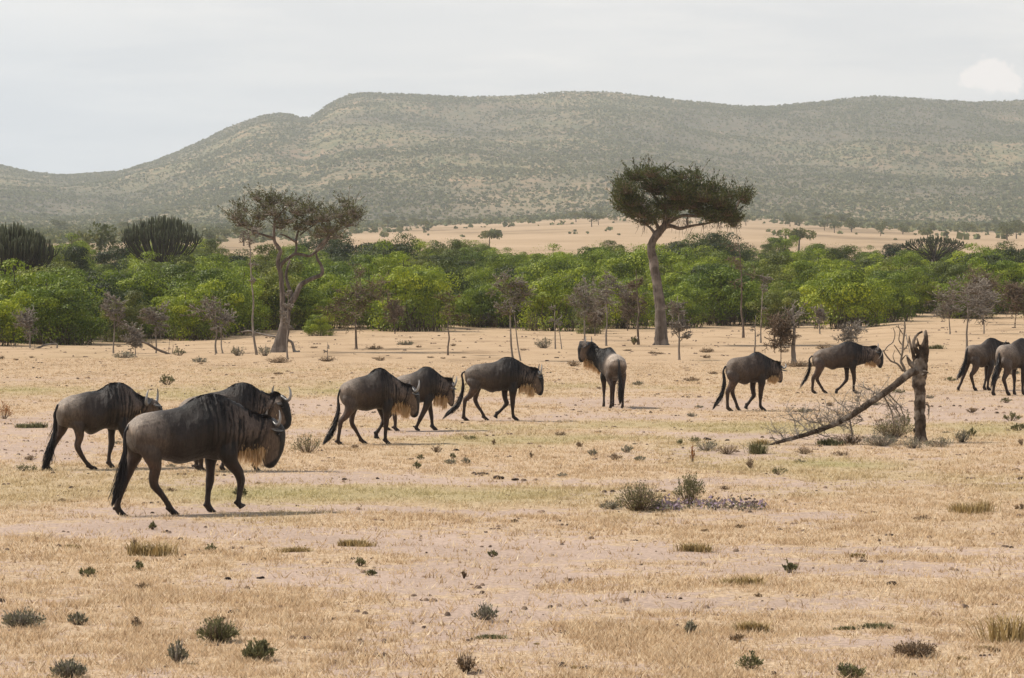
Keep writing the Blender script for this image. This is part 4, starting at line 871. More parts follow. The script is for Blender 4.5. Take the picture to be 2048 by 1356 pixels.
# --- G: standing with its back to us, looking to the left. Built from F's proportions.
def build_G():
    tr = Trace(880, 680, 5.12, 6, 826, 560)
    k = 1.06; S = []
    for (tx, ty, bx, by, w) in F_secs:
        a, b = tr(tx, ty) * k, tr(bx, by) * k; S.append([(a + b) / 2, (a - b) / 2, np.array([0, 1., 0]), w])
    for i_, w_ in enumerate((.14, .20, .225, .23, .225, .22, .215)): S[i_][3] = w_
    S[0][0][0] += .035; S = turn_neck(S, start=8, yaw=68, pitch=50, head=16, add=(.05, .16, .22))
    def leg(x, side, front, dx=0.0):
        wid = .13 if front else .15; s = side
        if front: prof = [(0, .80, .10, .09), (-.03, .66, .075, .075), (.01, .50, .045, .052), (.01, .40, .036, .045), (.0, .28, .026, .030), (.0, .15, .025, .029), (.01, .09, .028, .033), (.035, .03, .028, .037)]
        else: prof = [(.03, .85, .14, .10), (.06, .72, .10, .09), (.02, .60, .06, .062), (-.06, .49, .042, .045), (-.05, .40, .032, .036), (-.03, .24, .025, .029), (-.02, .12, .026, .031), (.015, .03, .027, .037)]
        return dict(pts=[np.array([x + a + dx * (1 - b / .8), s * wid * (1 if b > .5 else .85), b]) for a, b, _, _ in prof], ra=[c for _, _, c, _ in prof], rl=[d for _, _, _, d in prof], planted=True, front=front)
    x0, x1 = S[2][0][0], S[8][0][0]
    LG = [leg(x0 + .02, 1, 0, .03), leg(x0 + .02, -1, 0, -.04), leg(x1 - .02, 1, 1, .02), leg(x1 - .02, -1, 1, .06)]
    tb = S[0][0] + np.array([.0, 0, .10]); tail = dict(pts=[tb + np.array(d) for d in ((.02, 0, .06), (-.05, 0, .0), (-.07, -.01, -.18), (-.075, -.02, -.38), (-.07, -.03, -.58), (-.06, -.03, -.76), (-.05, -.03, -.88))], r=[.025, .026, .03, .042, .05, .045, .016])
    O = flat_at(880 + 900 / 5.12 * 1 + 176 * 0 + 168 / 5.12 * 0, 818.5)
    O = flat_at(1236, 817); c = S[5][0]
    psi = math.radians(101)
    # put the middle of the rump under its place in the photo
    h = np.array([math.cos(psi), math.sin(psi), 0]); O = O - h * (S[1][0][0])
    build_animal('w', O, psi, S, LG, tail, dict(up=(.0, -.0, 1), s=.95), 'wildebeest standing with its pale rump towards us, head turned back to the left', brown=.2, shade=.95, rump_light=1.5, neck_mul=.6, front_dark=.2,
                 beard=(10.5, 17.2), beard_len=.22, mane_dark=1.1, group='wildebeest walking across the plain')
build_G()
# ------------------------------------------------------------------ thicket bushes
def bush_proto(seed, mat, R=(2.0, 2.0, 1.5), base=.75, lobes=26, leaves=150, lsz=.17, stems=8, flat=0.0):
    """one bush: crown of many leafy clumps on forked stems"""
    global rg
    keep = rg; rg = np.random.default_rng(seed); r_ = random.Random(seed)
    root = empty('bush', (0, 0, 0)); mb = MB(); tips = []
    cz = base + R[2] * .75
    for i in range(lobes):
        while True:
            d = np.array([r_.gauss(0, 1), r_.gauss(0, 1), r_.gauss(.25, .8)]); d /= np.linalg.norm(d)
            if d[2] > -.55: break
        k = .45 + .5 * r_.random() ** .6; c = np.array([0, 0, cz]) + d * R * k * (1 + .18 * r_.gauss(0, 1)); c[2] = max(c[2], base + .15)
        tips.append(c); lr = (.34 + .34 * r_.random()) * (R[0] / 2.0)
        n = int(leaves * (.6 + .8 * r_.random())); o = rg.normal(size=(n, 3)); o[:, 2] += .35; o /= np.linalg.norm(o, axis=1)[:, None]
        P = c + o * (lr * (.62 + .45 * rg.random(n) ** .5))[:, None] * [1.3, 1.3, .68]
        lt = r_.random()
        t = np.clip(.12 + .62 * lt + .34 * (rg.random(n) - .5), 0, 1)
        mb.leaves(P, lsz, .62, t, .0, nrm=np.cross(o, rg.normal(size=o.shape)), spread=.2, face=o + [0, 0, .35])
    # loose sprays that break the outline
    n = int(leaves * 2.2); o = rg.normal(size=(n, 3)); o[:, 2] = np.abs(o[:, 2]) * .8 - .25; o /= np.linalg.norm(o, axis=1)[:, None]
    P = np.array([0, 0, cz]) + o * np.array(R) * (.95 + .22 * rg.random(n))[:, None]; P = P[P[:, 2] > base * .6]
    mb.leaves(P, lsz * .8, .5, np.clip(.3 + .5 * rg.random(len(P)), 0, 1), .4)
    for i in range(14):      # low side shoots
        a = r_.random() * 6.28; c = np.array([math.cos(a) * R[0] * .8, math.sin(a) * R[1] * .8, .35 + .55 * r_.random()]); n = int(leaves * .42); P = c + rg.normal(size=(n, 3)) * [.30, .30, .24]; P[:, 2] = np.maximum(P[:, 2], .06)
        mb.leaves(P, lsz, .6, np.clip(.1 + .5 * r_.random() + .3 * rg.random(n), 0, 1), .3)
    mb.build('crown', mat, root)
    sb = MB()
    for i in range(stems):
        a = r_.random() * 6.28; b = np.array([math.cos(a), math.sin(a), 0]) * .35 * r_.random() * R[0]; t = tips[r_.randrange(len(tips))]
        m = b * .6 + t * .4 + np.array([r_.gauss(0, .15), r_.gauss(0, .15), 0]); m[2] = t[2] * .45
        P = cr([b - [0, 0, .1], b * .9 + m * .2 + [0, 0, .25], m, t], 4); sb.tube(P, np.linspace(.06, .015, len(P)) * (.7 + .6 * r_.random()), 5, r_.random())
        for q in range(3):
            s0 = P[r_.randrange(2, len(P) - 2)]; e = s0 + np.array([r_.gauss(0, .5), r_.gauss(0, .5), .2 + .6 * r_.random()]); sb.tube(cr([s0, (s0 + e) / 2 + [0, 0, .08], e], 2), [.018, .014, .011, .008, .005], 3, r_.random())
    # leafless undergrowth twigs at the foot
    for i in range(110):
        a = r_.random() * 6.28; b = np.array([math.cos(a) * R[0], math.sin(a) * R[1], 0]) * math.sqrt(r_.random()) * .9
        e = b + np.array([r_.gauss(0, .22), r_.gauss(0, .22), .5 + .9 * r_.random()]); sb.tube([b, (b + e) / 2 + [r_.gauss(0, .06), 0, 0], e], [.020, .015, .007], 3, r_.random() * .8)
    sb.build('stems', M['stem_mix'], root)
    rg = keep; return root

PROTO = {}
def make_protos():
    for i in range(4): PROTO['g%d' % i] = bush_proto(100 + i, M['leaf_bush'], (2.0 + .25 * i % .5, 2.0, 1.5 + .2 * (i % 3)), .35 + .2 * (i % 2), 34 + 3 * i, 300, .115)
    for i in range(3): PROTO['o%d' % i] = bush_proto(200 + i, M['leaf_olive'], (1.8, 1.8, 1.65 + .15 * i), .4, 32, 290, .11)
    for i in range(2): PROTO['d%d' % i] = bush_proto(300 + i, M['leaf_dark'], (2.3, 2.3, 1.8), .4, 40, 290, .12)
make_protos()
used_proto = set()
def place_bush(key, x, y, s, rz, label, group, name='bush', hz=1.0):
    p = PROTO[key]
    if key in used_proto: o = copy_tree(p)
    else: o = p; used_proto.add(key)
    o.name = name; o.location = (x, y, gz1(x, y) - .05); o.rotation_euler = (0, 0, rz); o.scale = (s, s, s * hz)
    tag(o, label, 'bush', group); return o
BASELINE = ([0, 150, 300, 450, 600, 750, 900, 1050, 1200, 1350, 1500, 1600, 1690, 1750, 1800, 1900, 2048], [690, 688, 684, 672, 664, 662, 660, 660, 656, 652, 650, 652, 655, 645, 640, 637, 636])
LM = [(14, 'the left-edge candelabra tree'), (60, 'the pale forked bare bush'), (113, 'the arched dead branch'), (227, 'the leftmost thin thorn tree'), (312, 'the thorn tree with pale flat crown'), (433, 'the two-stemmed wide thorn tree'), (514, 'the very tall thin bare tree'), (565, 'the forked tree'), (640, 'the small tufted bush'), (713, 'the small spreading thorn tree'), (790, 'the rust-brown dry bush'), (896, 'the slender sparse thorn tree'), (1027, 'the pale-stemmed twin tree'), (1111, 'the pair of bare stems'), (1213, 'the purplish flat-crowned tree'), (1277, 'the thin dark tree'), (1323, 'the tall flat-topped tree'), (1359, 'the bare forked sapling'), (1487, 'the tall bent bare tree'), (1522, 'the thin upright sapling'), (1588, 'the thick broken stem'), (1690, 'the large spreading bush'), (1808, 'the broken tree'), (1900, 'the small thin thorn tree at right'), (1934, 'the wide purplish thorn tree'), (2030, 'the golden dry bush')]
def front_label(kind, px, s, rn):
    p, n = min(LM, key=lambda a: abs(a[0] - px)); d = px - p; rel = 'right behind' if abs(d) < 14 else ('left of' if d < 0 else 'right of'); 
    return '%s %s, %s, %s %s' % ('tall' if s > 1.08 else ('low' if s < .92 else 'mid-sized'), kind.replace('leafy ', '').replace('dense ', ''), rn, rel, n)
def thicket():
    r_ = random.Random(33)
    kinds = {'g': 'bright green leafy bush', 'o': 'olive green bush', 'd': 'dark green dense bush'}
    def near(px):
        if px < 230: return 'at the left end of the thicket'
        if px < 470: return 'between the candelabra tree and the forked tree'
        if px < 760: return 'behind the forked brown tree'
        if px < 1180: return 'in the middle of the thicket'
        if px < 1460: return 'behind the tall flat-topped tree'
        if px < 1800: return 'right of the tall flat-topped tree'
        return 'at the right end of the thicket'
    rows = [(0, 70, 1.0, 'front row'), (9, 66, .95, 'second row'), (22, 84, 1.0, 'second row'), (40, 84, 1.0, 'third row'), (68, 80, 1.02, 'middle rows'), (100, 76, 1.05, 'middle rows'), (140, 70, 1.05, 'back rows'), (185, 62, 1.1, 'back rows')]
    for ri, (dd, step, sc0, rn) in enumerate(rows):
        px = -210 + r_.random() * 40
        while px < 2260:
            row = np.interp(px, *BASELINE); g = ground_at(px, row - 1.0, 60, 420); D = g[1] + dd + r_.gauss(0, 4 + dd * .06)
            x = (px - 1024) / F * D
            # height wanted so the canopy keeps the outline of the photo
            s = sc0 * (.82 + .42 * r_.random()); w = r_.random()
            s *= .86 + .28 * vnoise(px / 95.0 + ri * 7.3, ri * 3.1, 71)
            if 690 < px < 800 and ri in (5, 6): key = 'd%d' % r_.randrange(2); s *= 1.25
            elif 1330 < px < 1460 and ri in (5, 6): key = 'd%d' % r_.randrange(2); s *= 1.15
            elif px < 120 and ri in (3, 4): key = 'o%d' % r_.randrange(3)
            else:
                key = ('g%d' % r_.randrange(4)) if w < .66 else (('o%d' % r_.randrange(3)) if w < .88 else 'd%d' % r_.randrange(2))
            if ri == 0:
                if 200 < px < 330 or 520 < px < 640 and r_.random() < .4: s *= .9
                if px > 1760: s *= 1.05
            if ri == 7 and (px < 380 and px > 120): s *= .8
            if ri >= 6 and (px > 1480 or 930 < px < 1300): s *= .84
            x += r_.gauss(0, .8)
            lab = front_label(kinds[key[0]], px, s, ('front row', 'second row', 'third row', 'fourth row', 'deep in thicket', 'deeper in thicket', 'near the back', 'backmost row')[ri]); grp = '%s: %s, %s' % (kinds[key[0]].replace('bush', 'bushes'), near(px), rn)
            place_bush(key, x, D, s, r_.random() * 6.28, lab, grp, hz=.9 + .25 * r_.random())
            px += step * (.7 + .6 * r_.random()) * (230 / (D)) ** .35
    # lone rounded tree-bush standing forward at the right
    g = ground_at(1690, 657, 60, 300); k = 0
    o = place_bush('g3', g[0], g[1] - 1, 1.28, 1.0, 'large spreading dark green bush standing forward of the thicket, several stems', None, 'bush', 1.0)
    for key, px, row, s, lab in (('g2', 640, 672, .42, 'small tufted green bush just right of the forked tree trunk'), ('o1', 1180, 668, .5, 'small yellowish bush in front of the thicket behind the wildebeest turning its head'),
                                 ('g1', 20, 668, .8, 'bright green low bush cut off by the left edge of the view')):
        g = ground_at(px, row, 60, 300); place_bush(key, g[0], g[1], s, .5, lab, None)
thicket()

# ------------------------------------------------------------------ branching trees
def px_tube(mb, pts, D, jitter=0.0, n=8, base_z=None, yoff=None, t=.5, rough=0.0, sub=4):
    """limb traced as (px, row, radius px); yoff pushes points away from or towards the viewer in metres"""
    P = []
    for i, (px, row, r) in enumerate(pts):
        dy = 0 if yoff is None else (yoff[i] if hasattr(yoff, '__len__') else yoff * i / (len(pts) - 1)); p = at(px, row, D + dy); P.append([*p, r * D / F])
    Q = cr(P, sub); Q[:, 3] = np.maximum(Q[:, 3], .004); o = np.array(mb.origin); mb.tube(Q[:, :3] - o, Q[:, 3], n, t, rough=rough); return Q[:, :3] - o
def crown_blobs(mb, tw, blobs, D, o, per=420, lsz=.14, asp=.26, twig=26, tcol=(.2, .8), yspan=1.6, up=.5, scat=.10):
    for (cx, cy, rx, ry) in blobs:
        for rep_ in range(3):
            dy = rnd.uniform(-1, 1) * yspan; c = at(cx + rnd.gauss(0, rx * .15), cy + rnd.gauss(0, ry * .12), D + dy) - o
            R = np.array([rx * D / F, rx * D / F * .9, ry * D / F]) * (.92 if rep_ == 0 else .8); a = rx * ry / 500.0
            # twigs radiate from below the blob, sprays of leaves cluster round their outer ends
            for k in range(int(twig * a) + 3):
                d = rg.normal(size=3); d[2] = abs(d[2]) * .7 - .25; d /= np.linalg.norm(d); e = c + d * R * (.55 + .5 * rnd.random() + (.35 if rnd.random() < .22 else 0)); s0 = c + [rnd.gauss(0, .1), rnd.gauss(0, .1), -R[2] * .55]
                mid = (s0 + e) / 2 + rg.normal(size=3) * .07; tw.tube([s0, mid, e], [.022, .014, .006], 3, rnd.random())
                nl = int(per / twig * .7); q = rg.random(nl)[:, None]; base = mid + (e - mid) * (q * .95 + .12) + rg.normal(size=(nl, 3)) * scat
                tt = np.clip(rnd.uniform(*tcol) + (rg.random(nl) - .5) * .5, 0, 1); dirn = np.tile(d, (nl, 1)) * .9 + [0, 0, up]
                mb.leaves(base, lsz, asp, tt, 0, nrm=dirn, spread=.55)
def spikes(cb, tw, blobs, D, o, n=9, ln=.45, lsz=.13, asp=.3):
    for (cx, cy, rx, ry) in blobs:
        c = at(cx, cy, D) - o; R = np.array([rx * D / F, rx * D / F, ry * D / F])
        for k in range(n):
            d = rg.normal(size=3); d[2] = abs(d[2]) * .8 - .1; d /= np.linalg.norm(d); s0 = c + d * R * .85; e = s0 + (d * [.8, .8, .6] + [0, 0, .55]) * ln * (.5 + .8 * rnd.random()); tw.tube([s0, (s0 + e) / 2, e], [.016, .011, .005], 3, rnd.random())
            nl = 16; q = rg.random(nl)[:, None]; cb.leaves(s0 + (e - s0) * (q * .95) + rg.normal(size=(nl, 3)) * .03, lsz, asp, np.clip(rnd.random() * .6 + rg.random(nl) * .4, 0, 1), 0, nrm=np.tile(e - s0, (nl, 1)) * 2.5, spread=.5)
def tall_tree_R():
    base = ground_at(1323, 691, 100, 300); D = base[1]; o = base.copy(); root = empty('flat_topped_tree', o)
    tag(root, 'tall evergreen tree with one bare crooked trunk and a dense wide crown, dark green', 'tree')
    tb = MB(); tb.origin = o
    px_tube(tb, [(1322, 696, 17), (1322, 688, 14.5), (1322, 665, 12.5), (1321, 640, 11.3), (1320, 612, 10.5), (1316, 585, 10), (1313, 560, 9.5), (1309, 540, 9.2), (1307, 520, 9), (1303, 505, 8.5), (1303, 490, 7.8), (1309, 476, 7.6), (1319, 463, 8), (1328, 452, 6.5), (1332, 438, 5), (1333, 415, 3.5), (1329, 385, 2.2)], D, n=14, rough=.16)
    for sgn, e in ((-1, 1306), (1, 1338), (-.4, 1314), (.5, 1331)): px_tube(tb, [(1322 + sgn * 4, 670, 6), (1322 + sgn * 8, 684, 5), (e, 692, 3)], D, n=6, yoff=-.12)
    limbs = [([(1326, 455, 5), (1342, 452, 4), (1360, 457, 3.4), (1382, 452, 2.6), (1412, 447, 2.2), (1440, 441, 1.8), (1466, 440, 1.2)], .8), ([(1330, 450, 4.5), (1345, 440, 3.8), (1366, 431, 3.2), (1400, 432, 2.8), (1440, 428, 2.4), (1468, 420, 1.8), (1478, 402, 1.3), (1488, 394, 1)], -1.0),
             ([(1318, 463, 4.5), (1312, 445, 3.2), (1298, 425, 2.6), (1280, 405, 2.0), (1258, 390, 1.3)], -.8), ([(1330, 445, 4), (1350, 425, 3), (1370, 405, 2.4), (1390, 390, 1.6), (1405, 372, 1)], 1.2),
             ([(1331, 430, 3.5), (1318, 405, 2.6), (1300, 380, 2), (1290, 355, 1.3)], 1.3), ([(1312, 470, 4), (1300, 455, 2.5), (1285, 446, 1.8), (1262, 436, 1.2)], .7), ([(1333, 420, 3), (1345, 395, 2.2), (1352, 372, 1.4)], -1.2), ([(1375, 452, 2), (1374, 438, 1.6), (1382, 424, 1.2)], .4), ([(1460, 412, 1.6), (1475, 400, 1.3), (1492, 388, .9)], 0)]
    for l, y in limbs: px_tube(tb, l, D, n=6, yoff=y, rough=.1)
    # hanging dead twigs below the crown
    for i in range(120):
        px = rnd.uniform(1275, 1475); row = rnd.uniform(425, 452); p = at(px, row, D + rnd.gauss(0, .9)) - o; e = p + [rnd.gauss(0, .12), rnd.gauss(0, .12), -.25 - .5 * rnd.random()]
        tb.tube([p, (p + e) / 2 + [rnd.gauss(0, .05), 0, 0], e], [.014, .010, .004], 3)
    tb.build('trunk', M['bark_tree'], root, True)
    cb, tw = MB(), MB()
    B = [(1255, 378, 24, 26), (1248, 398, 17, 16), (1264, 405, 28, 22), (1275, 352, 25, 18), (1303, 346, 26, 16), (1312, 372, 34, 26), (1335, 360, 26, 18), (1293, 428, 30, 16), (1352, 385, 34, 26), (1375, 370, 24, 15), (1385, 402, 34, 26), (1410, 392, 30, 24),
         (1424, 376, 22, 16), (1440, 402, 26, 24), (1448, 422, 22, 18), (1460, 424, 14, 14), (1488, 392, 15, 18), (1492, 400, 10, 10), (1360, 414, 34, 15), (1330, 408, 30, 18), (1300, 442, 22, 9), (1470, 438, 9, 13), (1420, 430, 26, 10), (1262, 428, 12, 10), (1395, 352, 10, 8), (1240, 375, 9, 12), (1240, 412, 11, 11), (1365, 352, 14, 8), (1456, 388, 14, 13), (1405, 422, 30, 13), (1335, 432, 24, 11), (1276, 422, 20, 13), (1455, 440, 14, 10), (1262, 418, 18, 15), (1425, 438, 20, 11), (1466, 446, 10, 13), (1240, 395, 10, 12)]
    crown_blobs(cb, tw, B, D, o, per=700, lsz=.125, asp=.28, twig=34, tcol=(.15, .8), scat=.11)
    spikes(cb, tw, B, D, o, 10, .55)
    c = cb.build('crown', M['leaf_treeR'], root); tw.build('twigs', M['twig_brown'], root)
tall_tree_R()
def forked_tree_L():
    base = ground_at(558, 705, 100, 300); D = base[1]; o = base.copy(); root = empty('forked_tree', o)
    tag(root, 'forked brown tree with twisted limbs and a sparse olive-brown crown, left of centre', 'tree')
    tb = MB(); tb.origin = o
    px_tube(tb, [(557, 711, 19), (558, 702, 16.5), (561, 690, 14.5), (565, 672, 12.5), (569, 652, 10.5), (571, 636, 9.5), (573, 622, 8.5)], D, n=14, rough=.15)
    for a, b in ((545, 708), (573, 706), (552, 710), (565, 709)): px_tube(tb, [(560, 685, 7), ((560 + a) / 2, 697, 6), (a, b, 4)], D, n=6, yoff=-.15)
    limbs = [([(570, 630, 7.5), (566, 612, 6.2), (565, 590, 5.4), (563, 565, 5), (561, 545, 4.8), (556, 528, 4.5), (558, 512, 4.2), (561, 502, 4), (555, 492, 3.8), (549, 482, 3.2), (548, 462, 2.8), (550, 440, 2.3), (551, 424, 1.8), (546, 412, 1.4)], 0),
             ([(572, 628, 7.5), (579, 610, 6.4), (590, 594, 5.6), (597, 578, 5.2), (604, 568, 5), (622, 558, 4.4), (640, 551, 4), (645, 543, 3.6), (642, 530, 3), (635, 518, 2.6), (632, 505, 2.2), (636, 494, 2.4), (646, 484, 2.4), (654, 475, 2), (657, 462, 1.6)], .5),
             ([(560, 535, 4), (566, 525, 3.8), (578, 516, 3.4), (590, 508, 3.2), (604, 509, 3), (618, 512, 3), (630, 505, 2.8), (642, 496, 2.4), (652, 484, 2), (662, 470, 1.6), (682, 452, 1.2), (700, 438, .8)], -.4),
             ([(574, 622, 5), (584, 605, 4.4), (584, 590, 4), (577, 572, 3.4), (572, 552, 3), (575, 535, 2.4), (580, 520, 2)], .9),
             ([(549, 478, 2.8), (538, 473, 2.6), (524, 469, 2.1), (510, 464, 1.8), (492, 456, 1.3), (474, 446, 1)], -.6), ([(549, 425, 1.8), (540, 413, 1.6), (525, 408, 1.4), (512, 400, 1.2), (500, 392, .9)], .4),
             ([(590, 508, 2.6), (593, 495, 2.4), (592, 480, 2.2), (596, 464, 2), (600, 450, 1.5), (608, 430, 1)], .4), ([(592, 485, 2), (582, 478, 1.9), (572, 472, 1.7), (560, 468, 1.2)], -.3), ([(655, 476, 1.8), (668, 462, 1.5), (690, 455, 1.1), (712, 440, .7)], 1.0),
             ([(551, 440, 1.8), (562, 425, 1.5), (575, 412, 1)], -.8), ([(600, 470, 1.6), (620, 455, 1.4), (645, 440, .9)], 1.2)]
    for l, y in limbs: px_tube(tb, l, D, n=7, yoff=y, rough=.12)
    tb.build('trunk', M['bark_tree'], root, True)
    cb, tw = MB(), MB()
    B = [(472, 432, 16, 16), (482, 445, 18, 12), (505, 452, 16, 10), (520, 432, 20, 16), (512, 396, 13, 8), (530, 408, 16, 10), (545, 398, 18, 13), (548, 422, 22, 16), (576, 405, 20, 13), (598, 420, 24, 15), (622, 418, 22, 14), (648, 432, 26, 17), (676, 425, 24, 17), (703, 420, 18, 18), (712, 432, 12, 12), (690, 445, 26, 13), (658, 458, 28, 12),
         (622, 442, 26, 12), (575, 440, 22, 13), (560, 452, 14, 8), (598, 455, 18, 9), (640, 470, 20, 9), (670, 472, 20, 8), (488, 418, 9, 8), (694, 408, 10, 8)]
    crown_blobs(cb, tw, B, D, o, per=300, lsz=.105, asp=.34, twig=34, tcol=(.1, .85), yspan=1.5)
    spikes(cb, tw, B, D, o, 9, .5, .11)
    cb.build('crown', M['leaf_treeL'], root); tw.build('twigs', M['twig_grey'], root)
forked_tree_L()

# ------------------------------------------------------------------ candelabra succulents behind the thicket
def candelabra(px, rowtop, D, wpx, hpx, n, label, lowrow=530, flat=False, seed=1):
    r_ = random.Random(seed); g = at(px, rowtop, D); z0 = gz1(g[0], g[1]); o = np.array([g[0], g[1], z0]); root = empty('candelabra_tree', o); tag(root, label, 'tree')
    top = g[2] - z0; W = wpx * D / F / 2; H = hpx * D / F; mb = MB(); tb = MB()
    zc = max(.6, top - H); tb.tube([[0, 0, -.2], [0, 0, zc * .6], [0, 0, zc + .2]], [.35, .28, .2], 10)
    for i in range(n):
        a = r_.random() * 6.28; q = math.sqrt(r_.random()); e = np.array([math.cos(a) * W * q, math.sin(a) * W * q * .9, 0])
        dome = (1 - (q ** 2.2) * (.42 if not flat else .6)); ez = zc + (top - zc) * dome * (.93 + .08 * r_.random())
        s0 = np.array([e[0] * .08, e[1] * .08, zc * (.5 + .4 * r_.random())]); m = np.array([e[0] * .75, e[1] * .75, zc + (ez - zc) * .32]); E = np.array([e[0], e[1], ez])
        P = cr([s0, m, e * [.97, .97, 0] + [0, 0, zc + (ez - zc) * .7], E], 4); k = len(P)
        mb.tube(P, np.interp(np.arange(k), [0, k * .5, k - 2, k - 1], [.028, .035, .050, .02]) * (.9 + .3 * r_.random()), 5, np.clip(np.repeat(np.linspace(0, 1, k) ** 1.3, 5).tolist() + [0, 1], 0, 1) * (.7 + .3 * r_.random()), rough=.2)
        for b in range(3):
            t = P[int(k * (.45 + .3 * r_.random()))]; d = np.array([r_.gauss(0, .16), r_.gauss(0, .16), 0]); L_ = (ez - t[2]) * (.7 + .3 * r_.random())
            mb.tube(cr([t, t + d * 1.1 + [0, 0, L_ * .3], t + d * 1.6 + [0, 0, L_]], 3), [.02, .028, .036, .043, .045, .042, .02], 5, np.repeat(np.linspace(.5, 1, 7), 5).tolist() + [.5, 1], rough=.2)
    tb.build('trunk', M['bark_brown'], root, True); mb.build('arms', M['euphorbia'], root, True)
candelabra(322, 427, 262, 168, 100, 150, 'candelabra tree with many upright succulent arms, rounded top, above the left of the thicket', seed=3)
candelabra(10, 441, 215, 205, 125, 230, 'dense dark candelabra tree at the left edge of the view', seed=5)
candelabra(1868, 470, 330, 150, 34, 90, 'low dark candelabra tree topping the thicket on the right', flat=True, seed=8)

# ------------------------------------------------------------------ thin thorn trees, dead saplings
def thorn_tree(px, row, hpx, wpx, label, stem=1.6, kind='umbrella', lean=0, mat='twig_grey', dens=1.0, name='thorn_tree', seed=0, fork=.5, twin=False, cat='tree', leafy=0):
    r_ = random.Random(seed or int(px * 7 + row)); g = ground_at(px, row, 90, 330) if row < 736 else flat_at(px, row); D = g[1]; m = D / F; root = empty(name, g); tag(root, label, cat)
    H = hpx * m; W = wpx * m / 2; tb, cb = MB(), MB(); P = [[0, 0, -.1]]; k = 7
    for i in range(1, k + 1): P.append([P[-1][0] + r_.gauss(0, .028) * H / 3 + lean * m / k, P[-1][1] + r_.gauss(0, .05), H * i / k * (.92 if kind == 'umbrella' else 1)])
    P = np.array(P); Q = cr(P, 3); tb.tube(Q, np.interp(np.arange(len(Q)), [0, 2, len(Q) - 1], [stem * 1.5, stem, stem * .28]) * m, 7, .6, rough=.2)
    if twin: Q2 = Q.copy(); Q2[:, 0] += np.linspace(.18, -.05, len(Q)) + .12; tb.tube(Q2[:int(len(Q) * .7)], np.linspace(stem, stem * .4, int(len(Q) * .7)) * m * .8, 6, .45, rough=.2)
    def branch(p, d, L_, r, lev):
        pts = [p]; dd = d.copy()
        for i in range(3):
            dd = dd + np.array([r_.gauss(0, .28), r_.gauss(0, .28), r_.gauss(0, .22)]); dd /= np.linalg.norm(dd); pts.append(pts[-1] + dd * L_ / 3)
        (tb if lev == 0 else cb).tube(pts, np.maximum(np.linspace(r, r * .45, 4), .011), 4 if lev == 0 else 3, r_.random())
        if lev < 3:
            for q in range([5, 5, 4][lev] if dens >= 1 else [4, 3, 3][lev]):
                s = pts[r_.randrange(1, 4)]; nd = dd + np.array([r_.gauss(0, .8), r_.gauss(0, .8), r_.gauss(.05, .45) * (.35 if kind == 'umbrella' else 1)]); branch(s, nd / np.linalg.norm(nd), L_ * (.45 + .3 * r_.random()), r * .5, lev + 1)
    nb = int((13 if kind != 'pole' else 5) * dens) + 1
    for i in range(nb):
        if kind == 'umbrella': f = .60 + .4 * (i / nb); up = .18
        elif kind == 'shrub': f = .15 + .8 * r_.random(); up = .9
        elif kind == 'fan': f = .30 + .5 * r_.random(); up = 1.3
        else: f = .5 + .5 * r_.random(); up = .3
        p = Q[int(f * (len(Q) - 1))]; a = r_.random() * 6.28; d = np.array([math.cos(a), math.sin(a), up]); d /= np.linalg.norm(d)
        L_ = W * (.38 + .36 * r_.random()) * (1.0 if kind != 'pole' else .8); branch(p, d, L_, stem * m * .42, 0)
    tb.build('trunk', M['bark_brown'] if mat != 'twig_grey' else M['bark_grey'], root, True); cb.build('twigs', M[mat], root)
    if leafy:
        lb = MB(); V = np.vstack(cb.v); J = rg.integers(0, len(V), int(2600 * leafy)); lb.leaves(V[J] + rg.normal(size=(len(J), 3)) * .06, .09, .5, rg.random(len(J))); lb.build('foliage', M['leaf_olive'], root)
    return root
